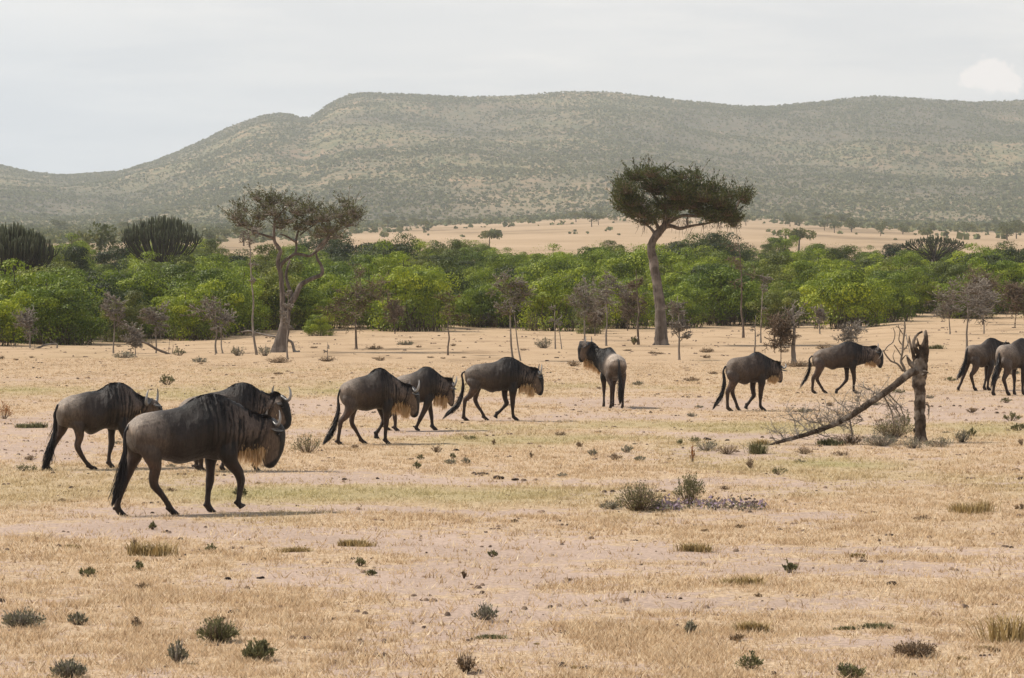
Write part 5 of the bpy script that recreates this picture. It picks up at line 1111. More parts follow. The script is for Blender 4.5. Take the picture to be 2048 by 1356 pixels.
TT = [(227, 707, 122, 62, 'grey thorn tree with a layered leafless crown, leftmost of the thin trees', 1.6, 'umbrella', {}),
      (312, 707, 100, 66, 'low grey thorn tree with a pale flat crown above a fallen branch', 1.5, 'umbrella', {}),
      (433, 708, 106, 92, 'grey thorn tree with a wide pale twiggy crown on two thin stems', 2.0, 'umbrella', dict(twin=True)),
      (514, 710, 250, 60, 'very tall thin bare tree left of the forked tree', 2.3, 'pole', dict(dens=1.2, lean=-8)),
      (576, 719, 128, 50, 'thin grey dead sapling standing in front of the forked tree trunk', 1.8, 'pole', {}),
      (713, 698, 125, 130, 'small thorn tree with a spreading brownish crown between the two big trees', 2.4, 'umbrella', dict(leafy=.8, mat='twig_brown')),
      (896, 711, 135, 70, 'slender thorn tree with sparse brown crown behind the overlapping wildebeest pair', 1.8, 'umbrella', dict(mat='twig_brown', dens=.8, leafy=.3)),
      (1027, 722, 175, 90, 'slender pale-stemmed tree with two trunks and a thin grey crown', 2.2, 'umbrella', dict(twin=True, leafy=.3)),
      (1111, 699, 85, 50, 'pair of thin bare stems left of the wildebeest turning its head', 1.5, 'pole', dict(twin=True, dens=.8)),
      (1169, 682, 125, 95, 'grey-green thorn tree with forked top behind the turning wildebeest head', 1.8, 'fan', dict(leafy=.3)),
      (1213, 692, 152, 84, 'thorn tree with a purplish grey flat crown left of the tall tree', 1.9, 'umbrella', {}),
      (1277, 690, 150, 50, 'thin dark tree close to the left side of the tall tree trunk', 2.4, 'pole', dict(mat='twig_brown')),
      (1359, 721, 128, 66, 'bare forked sapling with fan of grey twigs right of the tall tree trunk', 2.2, 'fan', {}),
      (1487, 676, 205, 80, 'tall bent bare tree with reddish flat twigs rising above the thicket', 2.2, 'umbrella', dict(mat='twig_brown', dens=.6, lean=-12)),
      (1509, 712, 80, 22, 'short bare curved pole behind the wildebeest with orange beard', 1.8, 'pole', dict(dens=.4)),
      (1522, 686, 140, 46, 'thin pale upright sapling right of the tall bent bare tree', 1.5, 'pole', {}),
      (1588, 727, 118, 70, 'thick broken grey stem with a few side branches between two wildebeest', 5.0, 'fan', dict(dens=.35)),
      (1640, 668, 60, 40, 'dark thin-stemmed dead bush at the foot of the large spreading bush', 1.4, 'fan', {}),
      (1934, 700, 135, 118, 'thorn tree with a wide purplish grey crown above the right-hand wildebeest', 2.2, 'umbrella', {}),
      (1900, 669, 70, 60, 'small thin thorn tree left of the purplish crowned one', 1.3, 'umbrella', {}),
      (1968, 668, 95, 66, 'small thin thorn tree right of the purplish crowned one', 1.3, 'umbrella', {}),
      (655, 722, 38, 26, 'tiny bare twisted stick standing in open ground right of the forked tree', 1.0, 'pole', dict(dens=.5)),
      (1700, 686, 20, 60, 'low dead twigs lying behind the brown wildebeest', .8, 'shrub', dict(name='dead_twigs')),
      (1562, 728, 92, 84, 'bare reddish fan-shaped bush right of the wildebeest with orange beard', 1.0, 'fan', dict(mat='twig_brown', name='bare_bush', dens=1.8, cat='bush')),
      (60, 697, 70, 60, 'pale bare forked bush at the edge of the thicket on the left', 1.5, 'fan', dict(name='bare_bush', cat='bush')),
      (270, 712, 45, 60, 'low bare grey bush between the two leftmost thin trees', 1.0, 'fan', dict(name='bare_bush', cat='bush')),
      (1255, 662, 70, 80, 'dry straw-brown bush at the edge of the thicket left of the tall tree', 1.0, 'fan', dict(mat='twig_brown', name='bare_bush', cat='bush', dens=1.6)),
      (1190, 672, 66, 66, 'dry yellowish brown bush behind the thin trees left of the tall tree', 1.0, 'fan', dict(mat='twig_brown', name='bare_bush', cat='bush', dens=1.5)),
      (2030, 655, 80, 90, 'golden dry bush by the thicket at the right edge of the view', 1.0, 'fan', dict(mat='twig_brown', name='bare_bush', cat='bush', dens=1.8)),
      (1965, 650, 90, 110, 'dry tan leafless bush between the thorn trees at the right', 1.0, 'fan', dict(mat='twig_brown', name='bare_bush', cat='bush', dens=1.6)),
      (790, 668, 70, 60, 'dry rust-brown bush at the foot of the thicket left of centre', 1.0, 'fan', dict(mat='twig_brown', name='bare_bush', cat='bush', dens=1.2))]
for (px, row, h, w, lab, st, kd, kw) in TT: thorn_tree(px, row, h, w, lab, st, kd, **kw)

def log_branch(name, pts, row, label, mat='bark_grey', cat='branch', twigs=14, tl=.3):
    p0 = pts[len(pts) // 2]; g = ground_at(p0[0], row, 80, 300) if row < 736 else flat_at(p0[0], row); D = g[1]; root = empty(name, g); tag(root, label, cat); tb = MB(); tb.origin = g
    Q = px_tube(tb, pts, D, n=7, rough=.2)
    for i in range(twigs):
        s = Q[rnd.randrange(len(Q))]; e = s + [rnd.gauss(0, tl), rnd.gauss(0, tl), abs(rnd.gauss(0, tl))]; tb.tube([s, (s + e) / 2 + [0, 0, .03], e], [.014, .010, .004], 3)
    tb.build('wood', M[mat], root, True)
log_branch('fallen_branch', [(278, 681, 2), (296, 688, 2.4), (315, 699, 2.6), (333, 706, 2.4), (348, 712, 2)], 709, 'dark fallen branch lying under the low grey thorn trees', 'bark_brown')
log_branch('fallen_branch', [(20, 699, 1.6), (70, 697, 2), (90, 690, 2), (113, 688, 2), (114, 696, 1.6)], 697, 'low arched dead branch lying before the left end of the thicket')
log_branch('fallen_branch', [(482, 664, 1.2), (498, 662, 2), (512, 666, 2), (530, 670, 2.2), (552, 674, 2)], 677, 'pale bleached branch propped against the forked tree')
log_branch('fallen_branch', [(576, 680, 2.6), (584, 685, 2.8), (587, 696, 2.8), (590, 704, 3.4), (600, 703, 2.2)], 705, 'bent dead limb at the right foot of the forked tree', twigs=3)
# ------------------------------------------------------------------ broken tree leaning on its own stump
def broken_tree():
    g = flat_at(1842, 884); D = g[1]; root = empty('broken_tree', g); tag(root, 'broken dead tree: upright splintered stump with its fallen trunk leaning down to the left', 'dead tree')
    tb = MB(); tb.origin = g
    px_tube(tb, [(1841, 892, 14), (1841, 880, 12.5), (1841, 850, 10.8), (1839, 820, 10.5), (1840, 790, 11), (1837, 765, 12.5), (1840, 745, 14), (1842, 720, 13), (1847, 702, 9.5), (1850, 688, 6.5), (1852, 674, 4.5), (1850, 662, 2.5)], D, n=18, rough=.36)
    # splinters at the broken top
    for a in ([(1846, 700, 4), (1852, 680, 4), (1852, 664, 2.5), (1851, 660, 1)], [(1835, 705, 6), (1829, 692, 4), (1828, 680, 3), (1836, 668, 2.5), (1845, 663, 2)], [(1830, 720, 5), (1824, 700, 3.2), (1820, 684, 2.2), (1818, 672, 1)],
              [(1832, 736, 6), (1822, 728, 5), (1816, 718, 3), (1814, 712, 1.5)], [(1852, 715, 5), (1855, 700, 4), (1854, 686, 2)], [(1842, 700, 3), (1838, 690, 2), (1834, 676, 1.2)]):
        px_tube(tb, a, D, n=7, rough=.3, yoff=-.08)
    for k in range(26):   # bark flakes and bumps
        row = rnd.uniform(690, 880); a = rnd.uniform(-1, 1); px_tube(tb, [(1840 + a * 12, row, 3), (1840 + a * 14, row - 3, 2.4), (1840 + a * 13, row - 7, 1)], D, n=5, yoff=-.10 * (1 - abs(a)), rough=.4, sub=2)
    px_tube(tb, [(1852, 808, 2), (1857, 812, 1.6), (1858, 822, 1.2), (1855, 830, .7)], D, n=5); px_tube(tb, [(1856, 818, 1.2), (1858, 828, .9), (1857, 838, .5)], D, n=4)
    tb.build('stump', M['bark_stump'], root, True)
    fb = MB(); fb.origin = g
    tr = [(1832, 742, 8.5), (1822, 745, 8), (1808, 755, 7.6), (1790, 770, 7), (1770, 785, 6.8), (1748, 800, 6.4), (1722, 818, 6.2), (1700, 832, 6.0), (1672, 847, 5.4), (1645, 858, 4.8), (1615, 868, 4.4), (1585, 877, 3.8), (1558, 884, 3), (1532, 892, 1.6)]
    yo = list(np.linspace(-.25, -1.2, len(tr))); Q = px_tube(fb, tr, D, n=12, yoff=yo, rough=.18)
    for a in ([(1836, 745, 5), (1846, 750, 4), (1852, 748, 2)], [(1834, 738, 4), (1848, 742, 3), (1856, 745, 1.5)]): px_tube(fb, a, D, n=6, yoff=-.25, rough=.4)
    fb.build('fallen_trunk', M['bark_stump'], root, True)
    twb = MB(); twb.origin = g
    up = [[(1812, 748, 3.2), (1808, 735, 3), (1802, 722, 2.6), (1805, 705, 2.4), (1806, 690, 2.2), (1808, 672, 2.2), (1810, 655, 2), (1809, 640, 1.2)], [(1806, 742, 2.4), (1795, 728, 2), (1782, 722, 1.8), (1772, 710, 1.6), (1766, 700, 1.2)],
          [(1768, 703, 1.2), (1776, 692, 1.3), (1786, 684, 1.2), (1790, 668, 1), (1786, 655, .8)], [(1803, 712, 1.4), (1794, 698, 1.2), (1788, 690, 1)], [(1806, 692, 1.3), (1798, 680, 1.2), (1800, 662, 1), (1796, 650, .7)], [(1808, 700, 1.2), (1816, 688, 1), (1818, 672, .8)],
          [(1805, 668, 1.2), (1798, 656, 1), (1792, 652, .7)], [(1812, 668, 1), (1816, 690, .9), (1820, 706, .7)], [(1802, 722, 1.6), (1812, 710, 1.2), (1818, 716, .9)], [(1790, 725, 1), (1786, 712, .8), (1790, 700, .6)], [(1766, 700, 1), (1762, 712, .8), (1756, 718, .6)]]
    dn = [[(1768, 792, 1.6), (1775, 806, 1.5), (1782, 820, 1.4), (1786, 838, 1.2), (1787, 856, .7)], [(1778, 788, 1.4), (1790, 802, 1.3), (1800, 812, 1.2), (1806, 828, 1.1), (1810, 842, .7)], [(1776, 796, 1), (1790, 812, .9), (1798, 828, .8), (1804, 846, .5)],
          [(1698, 834, 1.8), (1702, 852, 1.6), (1704, 868, 1.4), (1703, 882, 1)], [(1692, 848, 1), (1680, 852, 1), (1664, 850, .8)], [(1640, 846, 1.4), (1624, 844, 1.2), (1610, 838, 1), (1598, 826, .7)], [(1618, 866, 1.3), (1604, 850, 1.1), (1588, 838, 1), (1572, 820, .6)],
          [(1600, 872, 1.1), (1590, 856, 1), (1592, 842, .6)], [(1662, 850, 1.1), (1655, 836, 1), (1658, 822, .7)], [(1650, 856, 1), (1634, 838, .9), (1640, 822, .5)], [(1700, 830, 1), (1690, 815, .9), (1676, 806, .6)], [(1684, 840, 1), (1672, 824, .8), (1660, 818, .5)],
          [(1570, 880, 1), (1560, 866, .8), (1548, 862, .5)], [(1750, 798, .9), (1744, 782, .8), (1730, 776, .6)], [(1738, 806, .9), (1752, 790, .8), (1764, 776, .5)], [(1724, 816, .8), (1716, 800, .7), (1722, 786, .5)], [(1628, 864, 1), (1650, 872, .9), (1672, 876, .6)], [(1708, 828, 1), (1725, 838, .9), (1712, 848, .6)]]
    for l in up: px_tube(twb, l, D, n=5, yoff=-.35 + rnd.gauss(0, .1), rough=.25)
    ends = []
    for l in dn: ends.append(px_tube(twb, l, D, n=4, yoff=list(-.25 - .95 * (1832 - np.array([p[0] for p in l])) / 300 + rnd.gauss(0, .08) * np.arange(len(l))), rough=.2))
    for E in ends + [Q[14:]]:
        for i in range(16 if E is not ends[-1] else 10):
            s = E[rnd.randrange(len(E))]; e = s + np.array([rnd.gauss(0, .13), rnd.gauss(0, .16), rnd.gauss(.07, .12)]); m_ = (s + e) / 2 + rg.normal(size=3) * .02; twb.tube([s, m_, e], [.007, .005, .002], 3, .9)
            for q in range(2): twb.tube([m_, m_ + rg.normal(size=3) * .06], [.004, .002], 3, .9)
    for i in range(70):
        s = Q[rnd.randrange(24, len(Q) - 4)]; e = s + np.array([rnd.gauss(-.04, .14), rnd.gauss(0, .16), abs(rnd.gauss(.10, .14))]); m_ = (s + e) / 2 + rg.normal(size=3) * .03; twb.tube([s, m_, e], [.007, .005, .002], 3, 1)
    twb.t = [np.clip(t * .8 + .1, 0, 1) for t in twb.t]; twb.build('branches', M['twig_grey'], root)
broken_tree()

# ------------------------------------------------------------------ small plants, tussocks, droppings on the plain
def plant(px, row, w, h, kind, label, group=None, name=None, seed=None):
    g = flat_at(px, row) if row > 736 else ground_at(px, row, 90, 330); m = g[1] / F; W = w * m / 2; H = h * m; r_ = np.random.default_rng(int(px * 13 + row)); d0 = dict(tussock=('grass_tussock', 'tussock'), shrub=('shrub', 'shrub'), herb=('herb', 'plant'), grey=('shrub', 'shrub'), brown=('dry_plant', 'plant'), flower=('flower_patch', 'flowers'), dung=('dung', 'dung'), stiff=('shrub', 'shrub'), orange=('shrub', 'shrub'), grass=('grass_clump', 'grass'))
    nm, cat = d0[kind]; root = empty(name or nm, (g[0], g[1], gz1(g[0], g[1])), 0); tag(root, label, cat, group); a = MB(); b = MB()
    px1 = g[1] * 2 / F           # one pixel of the final picture in metres
    def blades(mb, n, spread, hh, wd, lean=.5, tlo=0, thi=1):
        X = r_.normal(size=n) * W * spread * .5; Y = r_.normal(size=n) * W * spread * .4; an = r_.random(n) * 6.28; k = lean * (.3 + r_.random(n)); L_ = hh * (.5 + .6 * r_.random(n))
        dx = np.cos(an) * k + X / (W + 1e-6) * .5; dy = np.sin(an) * k; B0 = np.stack([X, Y, np.zeros(n) - .01], 1); Mi = B0 + np.stack([dx * .35, dy * .35, np.ones(n) * .65], 1) * L_[:, None]; T_ = B0 + np.stack([dx * 1.0, dy * 1.0, np.ones(n) * .98], 1) * L_[:, None]
        s_ = np.stack([np.cos(an + 1.57), np.sin(an + 1.57), 0 * an], 1) * wd * (.6 + .8 * r_.random(n))[:, None]
        v = np.stack([B0 - s_, B0 + s_, Mi + s_ * .8, Mi - s_ * .8, T_], 1).reshape(-1, 3); q = np.arange(n)[:, None] * 5
        mb.add(v, [np.hstack([q, q + 1, q + 2, q + 3]), np.hstack([q + 3, q + 2, q + 4])], np.repeat(np.clip(tlo + (thi - tlo) * r_.random(n), 0, 1), 5))
    if kind in ('tussock', 'grass'):
        nc = max(1, int(w / max(14, h))); 
        for c in range(nc):
            k0 = len(a.v); blades(a, int(190 / math.sqrt(nc)) + 40, .55 if nc > 1 else 1.0, H * (.7 + .5 * r_.random()), max(.004, px1 * .33), .75)
            off = np.array([(c + .5) / nc * 2 - 1, r_.normal() * .3, 0]) * W * .75 if nc > 1 else np.zeros(3)
            for i in range(k0, len(a.v)): a.v[i] = a.v[i] + off.astype(np.float32)
        a.build('blades', M['golden'] if kind == 'tussock' else M['plant_green'], root)
    elif kind in ('shrub', 'grey', 'brown', 'stiff', 'herb', 'orange'):
        ns = int(10 + w * (.35 if w < 70 else .75)); mat = {'shrub': 'plant_green', 'stiff': 'plant_green', 'herb': 'plant_green', 'grey': 'plant_grey', 'brown': 'plant_brown', 'orange': 'orange'}[kind]
        for i in range(ns):
            an = r_.random() * 6.28; q = math.sqrt(r_.random()); e = np.array([math.cos(an) * W * q, math.sin(an) * W * q, H * (1 - .55 * q ** 2) * (.55 + .5 * r_.random())])
            if kind == 'stiff': e = e * [.8, .8, 1.1]
            s0 = e * [.25, .25, 0]; mid = (s0 + e) / 2 + r_.normal(size=3) * W * .08; rr = max(.003, px1 * .22); b.tube([s0, mid, e], [rr, rr * .8, rr * .4], 3, r_.random())
            nl = {'shrub': 20, 'stiff': 22, 'herb': 12, 'grey': 13, 'brown': 12, 'orange': 16}[kind]; t = r_.random(nl)[:, None] ** .7
            P = mid + (e - mid) * t * 1.05 + r_.normal(size=(nl, 3)) * W * (.09 if kind != 'stiff' else .05); P[:, 2] = np.maximum(P[:, 2], .005)
            a.leaves(P, max(.022, px1 * 1.5) * (1.0 if kind != 'brown' else .8), .45, np.clip(r_.random() * .5 + r_.random(nl) * .5, 0, 1), .5, nrm=np.tile((e - s0) / (np.linalg.norm(e - s0) + 1e-6), (nl, 1)), spread=.5)
        if kind in ('grey', 'brown', 'shrub'): 
            for i in range(int(ns * 1.2)):
                an = r_.random() * 6.28; e = np.array([math.cos(an) * W * 1.1 * r_.random(), math.sin(an) * W, H * (.4 + .75 * r_.random())]); rr = max(.0025, px1 * .16); b.tube([e * [.3, .3, 0], e * [.7, .7, .5] + r_.normal(size=3) * W * .06, e], [rr, rr, rr * .4], 3, r_.random())
        a.build('leaves', M[mat], root); b.build('stems', M['twig_brown'] if kind != 'grey' else M['twig_grey'], root)
    elif kind == 'flower':
        n = 300; X = (r_.random(n) * 2 - 1); Yw = r_.normal(size=n) * .22 * (1 - .5 * np.abs(X)); Z = np.abs(r_.normal(size=n)) * H * .5 * (.5 + vnoise(X * 7, X * 0, 3)) + .02
        P = np.stack([X * W, Yw * (1 + X * .3), Z], 1); a.leaves(P, .040, .7, np.clip(.15 + .85 * r_.random(n), 0, 1), .6); a.build('petals', M['flower'], root)
        P = np.stack([X * W, Yw, Z * .6], 1) + r_.normal(size=(n, 3)) * .02; b.leaves(P, .05, .4, r_.random(n)); b.build('leaves', M['plant_grey'], root)
    elif kind == 'dung':
        for i in range(max(3, int(w / 4))):
            c = np.array([r_.uniform(-1, 1) * W, r_.normal() * W * .3, 0]); s_ = H * (.5 + .5 * r_.random()); k = 7; th = np.linspace(-1.5, 1.5, 5)
            a.tube(np.array([c + [s_ * 1.1 * math.sin(t), 0, s_ * .35] for t in th]), s_ * np.cos(th) * .7 + .002, 7, r_.random(), rough=.35)
        a.build('lumps', M['dung'], root, True)
    return root
PL = [(615, 906, 62, 40, 'shrub', 'round yellow-green shrub behind the tail of the second group, in open ground'), (1278, 1022, 96, 56, 'shrub', 'large rounded olive-green shrub at the left end of the flower patch'), (1378, 1008, 84, 62, 'stiff', 'upright dark green shrub with a tall left spike beside the flowers'),
      (1448, 1017, 168, 18, 'flower', 'low patch of mauve flowers running right from the two shrubs'), (1330, 1020, 60, 16, 'flower', 'few pale mauve flowers at the foot between the two shrubs'), (1225, 1018, 50, 16, 'grey', 'small straggly plant at the left foot of the rounded olive-green shrub'),
      (300, 1112, 92, 30, 'tussock', 'long golden tussock below the largest bull'), (587, 1105, 62, 15, 'tussock', 'flat golden tussock in the bare soil right of the largest bull'), (710, 1091, 66, 16, 'tussock', 'flat golden-brown tussock left of centre in the bare soil'), (175, 1153, 38, 16, 'herb', 'small dark green herb below left of the long golden tussock'),
      (276, 1141, 22, 16, 'herb', 'tiny dark herb directly below the long golden tussock'), (268, 1100, 14, 24, 'brown', 'thin dry stalk rising from the left end of the long golden tussock'), (45, 1254, 84, 32, 'grey', 'spreading grey-green shrub near the left edge of the view'), (155, 1250, 38, 24, 'grey', 'small grey-green shrub second from the left in the foreground row'),
      (272, 1256, 20, 22, 'brown', 'thin dark twiggy plant third in the foreground row at left'), (435, 1284, 82, 46, 'shrub', 'dark green shrub with a pointed top in the lower left foreground'), (355, 1328, 40, 48, 'grey', 'tall narrow grey-green shrub near the bottom, left'), (517, 1322, 78, 38, 'stiff', 'low dark blue-green shrub near the bottom, left of centre'),
      (140, 1358, 74, 36, 'grey', 'grey-green shrub cut off by the bottom edge at left'), (972, 1240, 50, 34, 'grey', 'grey-brown shrub on its dark base in the bottom centre'), (720, 1133, 20, 16, 'herb', 'tiny green herb left of centre in the foreground soil'), (422, 1103, 24, 12, 'herb', 'tiny grey-green herb between the two golden tussocks at left'), (985, 1114, 18, 12, 'herb', 'tiny green herb in the pink soil at centre'),
      (928, 1157, 10, 15, 'brown', 'small upright dark seedling in the pink soil at centre'), (742, 1150, 22, 7, 'herb', 'flat green herb below the small herb left of centre'), (1390, 1103, 66, 18, 'tussock', 'golden tussock in the pink soil right of centre below the flowers'), (1580, 1146, 36, 22, 'stiff', 'small dark green upright herb in the right foreground soil'), (1478, 1170, 88, 20, 'tussock', 'wide golden tussock left below the dark green upright herb'),
      (1942, 1026, 92, 26, 'tussock', 'golden-brown tussock at the right beyond the flower patch'), (2018, 1282, 104, 62, 'tussock', 'largest golden tussock cut off by the lower right edge'), (1757, 1258, 62, 18, 'grass', 'green grassy clump in the right foreground'), (1690, 1260, 50, 10, 'grass', 'low thin green grassy clump left of the thicker one in the right foreground'),
      (1830, 1312, 86, 28, 'brown', 'dark brown dry clump in the lower right corner area'), (1500, 1340, 46, 32, 'herb', 'small dark herb with upright tip near the bottom, right of centre'), (1380, 1268, 24, 26, 'grey', 'small grey herb at the right of the bottom centre shrub'), (1698, 1356, 62, 24, 'shrub', 'green shrub cut off by the bottom edge at right'), (1505, 1266, 62, 24, 'tussock', 'pale golden tussock right of the small grey herb'),
      (1472, 1282, 34, 12, 'brown', 'flat dark dry clump under the pale golden tussock'), (932, 1344, 40, 40, 'brown', 'brown dry upright plant near the bottom, centre'), (980, 1276, 62, 9, 'grass', 'flat green grassy strip below the grey-brown shrub'), (480, 994, 34, 18, 'stiff', 'dark green herb by the lifted forefoot of the largest bull'), (306, 1059, 18, 12, 'stiff', 'tiny dark green herb between the hind feet of the largest bull'),
      (62, 855, 62, 12, 'grass', 'green grassy clump left of the leftmost wildebeest'), (52, 942, 44, 12, 'herb', 'grey herb by the tail tip of the leftmost wildebeest'), (335, 770, 40, 20, 'stiff', 'green spiky plant right of and beyond the leftmost hump'), (940, 880, 28, 8, 'herb', 'dark green herb beyond the dung between the middle groups'), (835, 938, 22, 16, 'stiff', 'small dark green plant with a side sprig, left of centre'),
      (841, 920, 14, 10, 'herb', 'tiny green plant just beyond the one with a side sprig'), (905, 918, 14, 10, 'stiff', 'tiny dark plant in the middle of the plain'), (900, 928, 24, 9, 'grey', 'flat grey plant just below the tiny dark plant'), (932, 928, 22, 12, 'grey', 'small grey twiggy plant with a leaning stalk, centre'), (873, 905, 24, 14, 'brown', 'tan twiggy tuft left of the dark dropping'), (1063, 916, 10, 14, 'brown', 'small upright dark stalk in the centre plain'), (987, 890, 10, 12, 'brown', 'small dark seedling left of the red-brown twigs'),
      (1159, 894, 18, 10, 'brown', 'little reddish brown twiggy plant at centre right'), (1185, 912, 22, 14, 'grey', 'small grey twiggy tuft right of the little reddish one'), (1255, 905, 28, 14, 'grey', 'grey tuft left of the debris before the broken tree'), (1280, 922, 24, 9, 'grey', 'low grey dark clump beyond the orange stalks'), (1230, 920, 34, 14, 'brown', 'brown dry tuft left of the orange stalks'),
      (1385, 925, 10, 40, 'orange', 'thin reddish orange stalks above the upright dark green shrub'), (1415, 902, 60, 20, 'grey', 'heap of grey dead twigs before the tip of the fallen trunk'), (1455, 908, 50, 22, 'brown', 'brown twiggy heap right of the grey dead twigs'), (1358, 890, 16, 14, 'herb', 'small green herb at the left of the debris heaps'), (1392, 885, 30, 10, 'herb', 'dark low herb behind the grey dead twigs'), (1515, 908, 32, 24, 'grass', 'yellow-green grass ball at the tip of the fallen trunk'),
      (1522, 890, 26, 16, 'tussock', 'golden grass ball just beyond the tip of the fallen trunk'), (1500, 938, 18, 26, 'brown', 'upright brown stalks in front of the yellow-green grass ball'), (1560, 950, 34, 18, 'herb', 'dark green herb in the grass right of the brown stalks'), (1608, 908, 44, 14, 'brown', 'brown flat tuft below the middle of the fallen trunk'), (1680, 912, 36, 10, 'brown', 'small brown tuft in front of the fallen trunk'),
      (1785, 876, 90, 46, 'shrub', 'green leafy shrub with dead twigs at the left foot of the stump'), (1760, 892, 80, 28, 'grey', 'grey tangled undergrowth in front of the stump'), (1700, 888, 70, 22, 'brown', 'dry tangle beneath the fallen trunk'), (1660, 890, 50, 14, 'grass', 'green grass under the fallen trunk'), (1826, 896, 60, 22, 'grey', 'grey twigs at the very foot of the stump'), (1880, 894, 60, 20, 'grey', 'low grey plant right of the stump'),
      (1812, 852, 26, 30, 'stiff', 'leafy green sprig rising against the stump'), (1925, 885, 40, 26, 'grey', 'grey-green plant further right of the stump'), (1944, 872, 24, 14, 'stiff', 'dark little plant right of the stump, farther'), (2022, 842, 44, 16, 'stiff', 'blue-green plant near the right edge, beyond'), (2036, 862, 40, 14, 'stiff', 'blue-green plant at the right edge, nearer'), (2042, 892, 14, 18, 'brown', 'dark stalk at the right edge'),
      (2012, 806, 20, 12, 'herb', 'small green herb in front of the right-hand wildebeest'), (1870, 699, 34, 9, 'grass', 'green grassy clump beyond the top of the stump'), (1900, 762, 22, 7, 'herb', 'dark low herb right of the stump, behind it'), (1797, 786, 26, 7, 'herb', 'small dark herb left of the stump, beyond the fallen trunk'), (8, 838, 34, 34, 'orange', 'orange leafy sprig at the left edge of the view'),
      (1088, 697, 44, 18, 'grey', 'round grey-green shrub left of the turning wildebeest, far'), (1268, 690, 20, 14, 'stiff', 'dark green plant at the foot of the thin dark tree'), (400, 725, 34, 9, 'grey', 'flat grey plant on the open ground left of the forked tree'), (560, 726, 60, 12, 'brown', 'low dry brown twigs at the foot of the dead sapling'), (655, 724, 44, 9, 'brown', 'purplish brown dry tuft at the tiny twisted stick'),
      (815, 690, 40, 6, 'grey', 'flat grey plant far out left of centre'), (750, 699, 36, 6, 'brown', 'flat dark plant right of the small spreading thorn tree'), (1180, 668, 26, 6, 'herb', 'flat green herb far out at centre'), (1512, 725, 30, 14, 'stiff', 'small green plant at the foot of the short curved pole'), (1600, 735, 80, 10, 'brown', 'low dry brush at the foot of the broken grey stem'), (475, 712, 30, 20, 'grey', 'grey tuft left of the very tall thin tree'), (530, 712, 30, 22, 'grey', 'grey tuft right of the very tall thin tree'), (250, 716, 50, 12, 'grey', 'grey scrubby tuft below the leftmost thin trees'),
      (360, 712, 26, 16, 'herb', 'small yellowish green herb right of the leftmost thin trees')]
for p in PL: plant(*p)
for (px, row, w, h, lab) in [(915, 903, 9, 6, 'single round black dropping on the centre plain'), (962, 949, 36, 5, 'flat heap of black droppings in the bare strip at centre'), (1000, 957, 16, 8, 'brown clod right of the black droppings heap'), (1035, 960, 20, 4, 'row of small brown droppings right of the brown clod'), (690, 960, 8, 5, 'dark dropping in the bare strip right of the largest bull'), (757, 958, 8, 4, 'dark dropping in the bare strip left of the black heap'),
                               (453, 1160, 11, 6, 'black dropping in the pink soil, lower left'), (522, 1157, 16, 4, 'flat black dropping right of the other in the pink soil'), (1782, 1172, 18, 10, 'round dark dropping in the right foreground grass'), (1168, 1338, 20, 8, 'dark dropping at the bottom centre'), (1415, 880, 14, 6, 'dark stone-like dropping behind the debris heaps'), (1453, 882, 8, 4, 'small brown dropping behind the brown twiggy heap')]:
    plant(px, row, w, h, 'dung', lab)
# unnamed little dry tufts scattered between: many of a kind
r5 = random.Random(91)
TK = [('tussock', 'small golden dry tuft on the near plain', 'golden dry tufts on the near plain', 1060, 1350), ('brown', 'small brown dead twig tuft on the near plain', 'brown twig tufts on the near plain', 960, 1350), ('grey', 'small grey-green tuft in the middle plain', 'grey-green tufts of the middle plain', 740, 960), ('brown', 'small dark twig tuft in the middle plain', 'dark twig tufts of the middle plain', 740, 960), ('brown', 'small dark tuft on the far sandy ground before the thicket', 'dark tufts of the far sandy ground', 690, 745)]
for kind, lab, grp, r0, r1 in TK:
    protos = []
    for k in range(18 if r0 > 950 else 26):
        px = r5.uniform(-30, 2080); row = r0 + (r1 - r0) * r5.random() ** 1.2
        if k < 3: o = plant(px, row, r5.uniform(22, 36), r5.uniform(7, 12), kind, lab, grp); protos.append((o, o.location.y)); continue
        src, D0 = protos[k % 3]; o = copy_tree(src); g = flat_at(px, row) if row > 736 else ground_at(px, row, 90, 330); o.location = (g[0], g[1], gz1(g[0], g[1])); o.rotation_euler = (0, 0, r5.random() * 6.28); s = g[1] / D0 * (.3 + .5 * r5.random() ** 1.5); o.scale = (s, s, s * (.7 + .5 * r5.random()))

# ------------------------------------------------------------------ trees dotted over the far plain
def far_tree_protos():
    out = []
    for k in range(5):
        root = empty('plain_tree', (0, 0, 0)); cb, tb = MB(), MB(); h = 3.4 + .5 * k; tb.tube([[0, 0, -.2], [.1, 0, h * .35], [.15, 0, h * .7]], [.2, .15, .1], 6)
        flat = k % 2
        for i in range(9):
            c = np.array([rnd.gauss(0, 1.2 + .5 * flat), rnd.gauss(0, 1.2), h * (.72 + .05 * flat) + rnd.gauss(0, .25 if flat else .55)]); n = 70; o = rg.normal(size=(n, 3)); o /= np.linalg.norm(o, axis=1)[:, None]; cb.leaves(c + o * [.9, .9, .45 if flat else .75], .5, .6, np.clip(rnd.random() * .6 + rg.random(n) * .4, 0, 1), .3, nrm=o)
        tb.build('trunk', M['bark_brown'], root, True); cb.build('crown', M['leaf_far'], root); out.append(root)
    return out
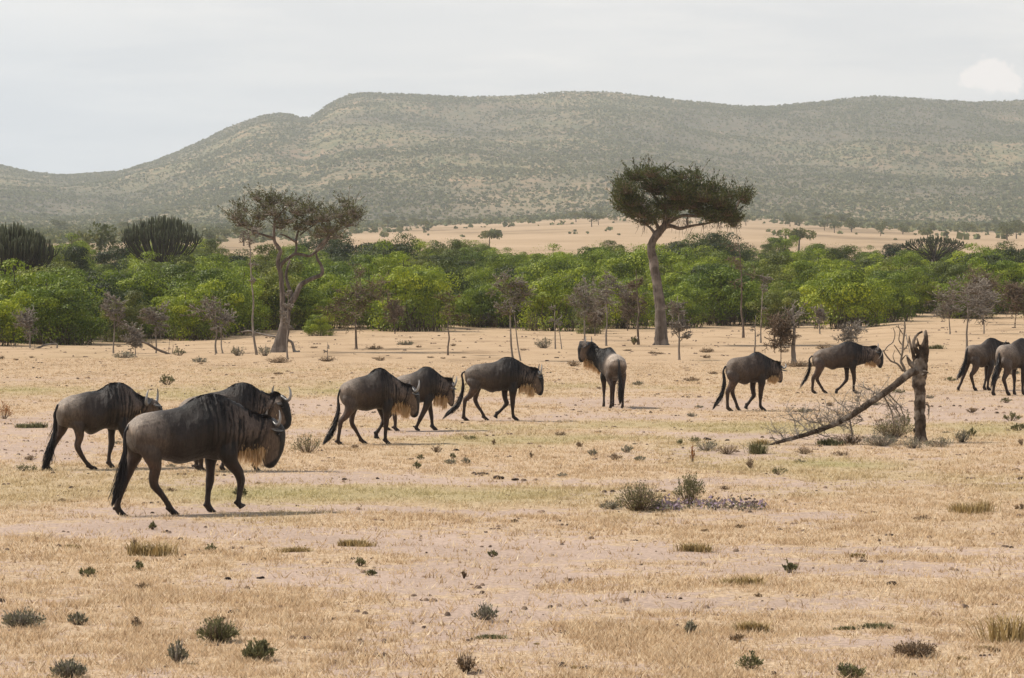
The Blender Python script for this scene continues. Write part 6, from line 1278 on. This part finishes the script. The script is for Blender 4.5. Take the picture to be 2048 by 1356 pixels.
FTP = far_tree_protos(); FT = [(1597, 497, 640, 1, 1.35, 'flat-topped lone tree on the pale plain right of the tall tree'), (978, 494, 700, 3, 1.0, 'dark lone tree at the near edge of the pale plain, centre'), (197, 492, 420, 2, 1.2, 'rounded tree rising behind the thicket left of the candelabra tree')]
for (px, row, w, k, s, lab) in FT:
    g = at(px, row, w); src = FTP[k]; src.location = (g[0], g[1], gz1(g[0], g[1])); src.scale = (s, s, s); tag(src, lab, 'tree'); FTP[k] = src; 
usedf = {1, 3, 2}; r6 = random.Random(5)
for (n, u0, u1, d0, d1, lab, grp) in [(26, 620, 1230, 1250, 2300, 'small tree dotting the pale plain left of the tall tree', 'trees dotting the pale plain left of the tall tree'), (26, 1470, 2080, 900, 1900, 'small tree dotting the pale plain right of the tall tree', 'trees dotting the pale plain right of the tall tree'), (18, -60, 600, 800, 1500, 'small tree on the pale ground below the left hill slope', 'trees below the left hill slope')]:
    for i in range(n):
        k = r6.randrange(5); u = r6.uniform(u0, u1); d = r6.uniform(d0, d1)
        if k in usedf: o = copy_tree(FTP[k])
        else: o = FTP[k]; usedf.add(k)
        x = (u - 1024) / F * d; s = .7 + .7 * r6.random(); o.location = (x, d, gz1(x, d)); o.scale = (s * 1.1, s * 1.1, s); o.rotation_euler = (0, 0, r6.random() * 6); tag(o, lab, 'tree', grp)
# ------------------------------------------------------------------ haze
def build_haze(dens=1.12e-4):
    m, N, L = newmat('haze_air'); p = N.new('ShaderNodeVolumePrincipled')
    p.inputs['Color'].default_value = (.90, .95, 1, 1); p.inputs['Density'].default_value = dens; p.inputs['Anisotropy'].default_value = .3
    o = N.new('ShaderNodeOutputMaterial'); L.new(p.outputs[0], o.inputs['Volume'])
    a, b0, z0, z1 = 6600, 6600, -2.5, 470
    v = [(sx * a, sy * b0, z) for z in (z0, z1) for sx, sy in ((-1, -1), (1, -1), (1, 1), (-1, 1))]
    f = [(3, 2, 1, 0), (4, 5, 6, 7), (0, 1, 5, 4), (1, 2, 6, 5), (2, 3, 7, 6), (3, 0, 4, 7)]
    me = bpy.data.meshes.new('haze'); me.from_pydata(v, [], f); me.materials.append(m)
    o = bpy.data.objects.new('haze', me); col.objects.link(o); tag(o, kind='stuff')
build_haze()
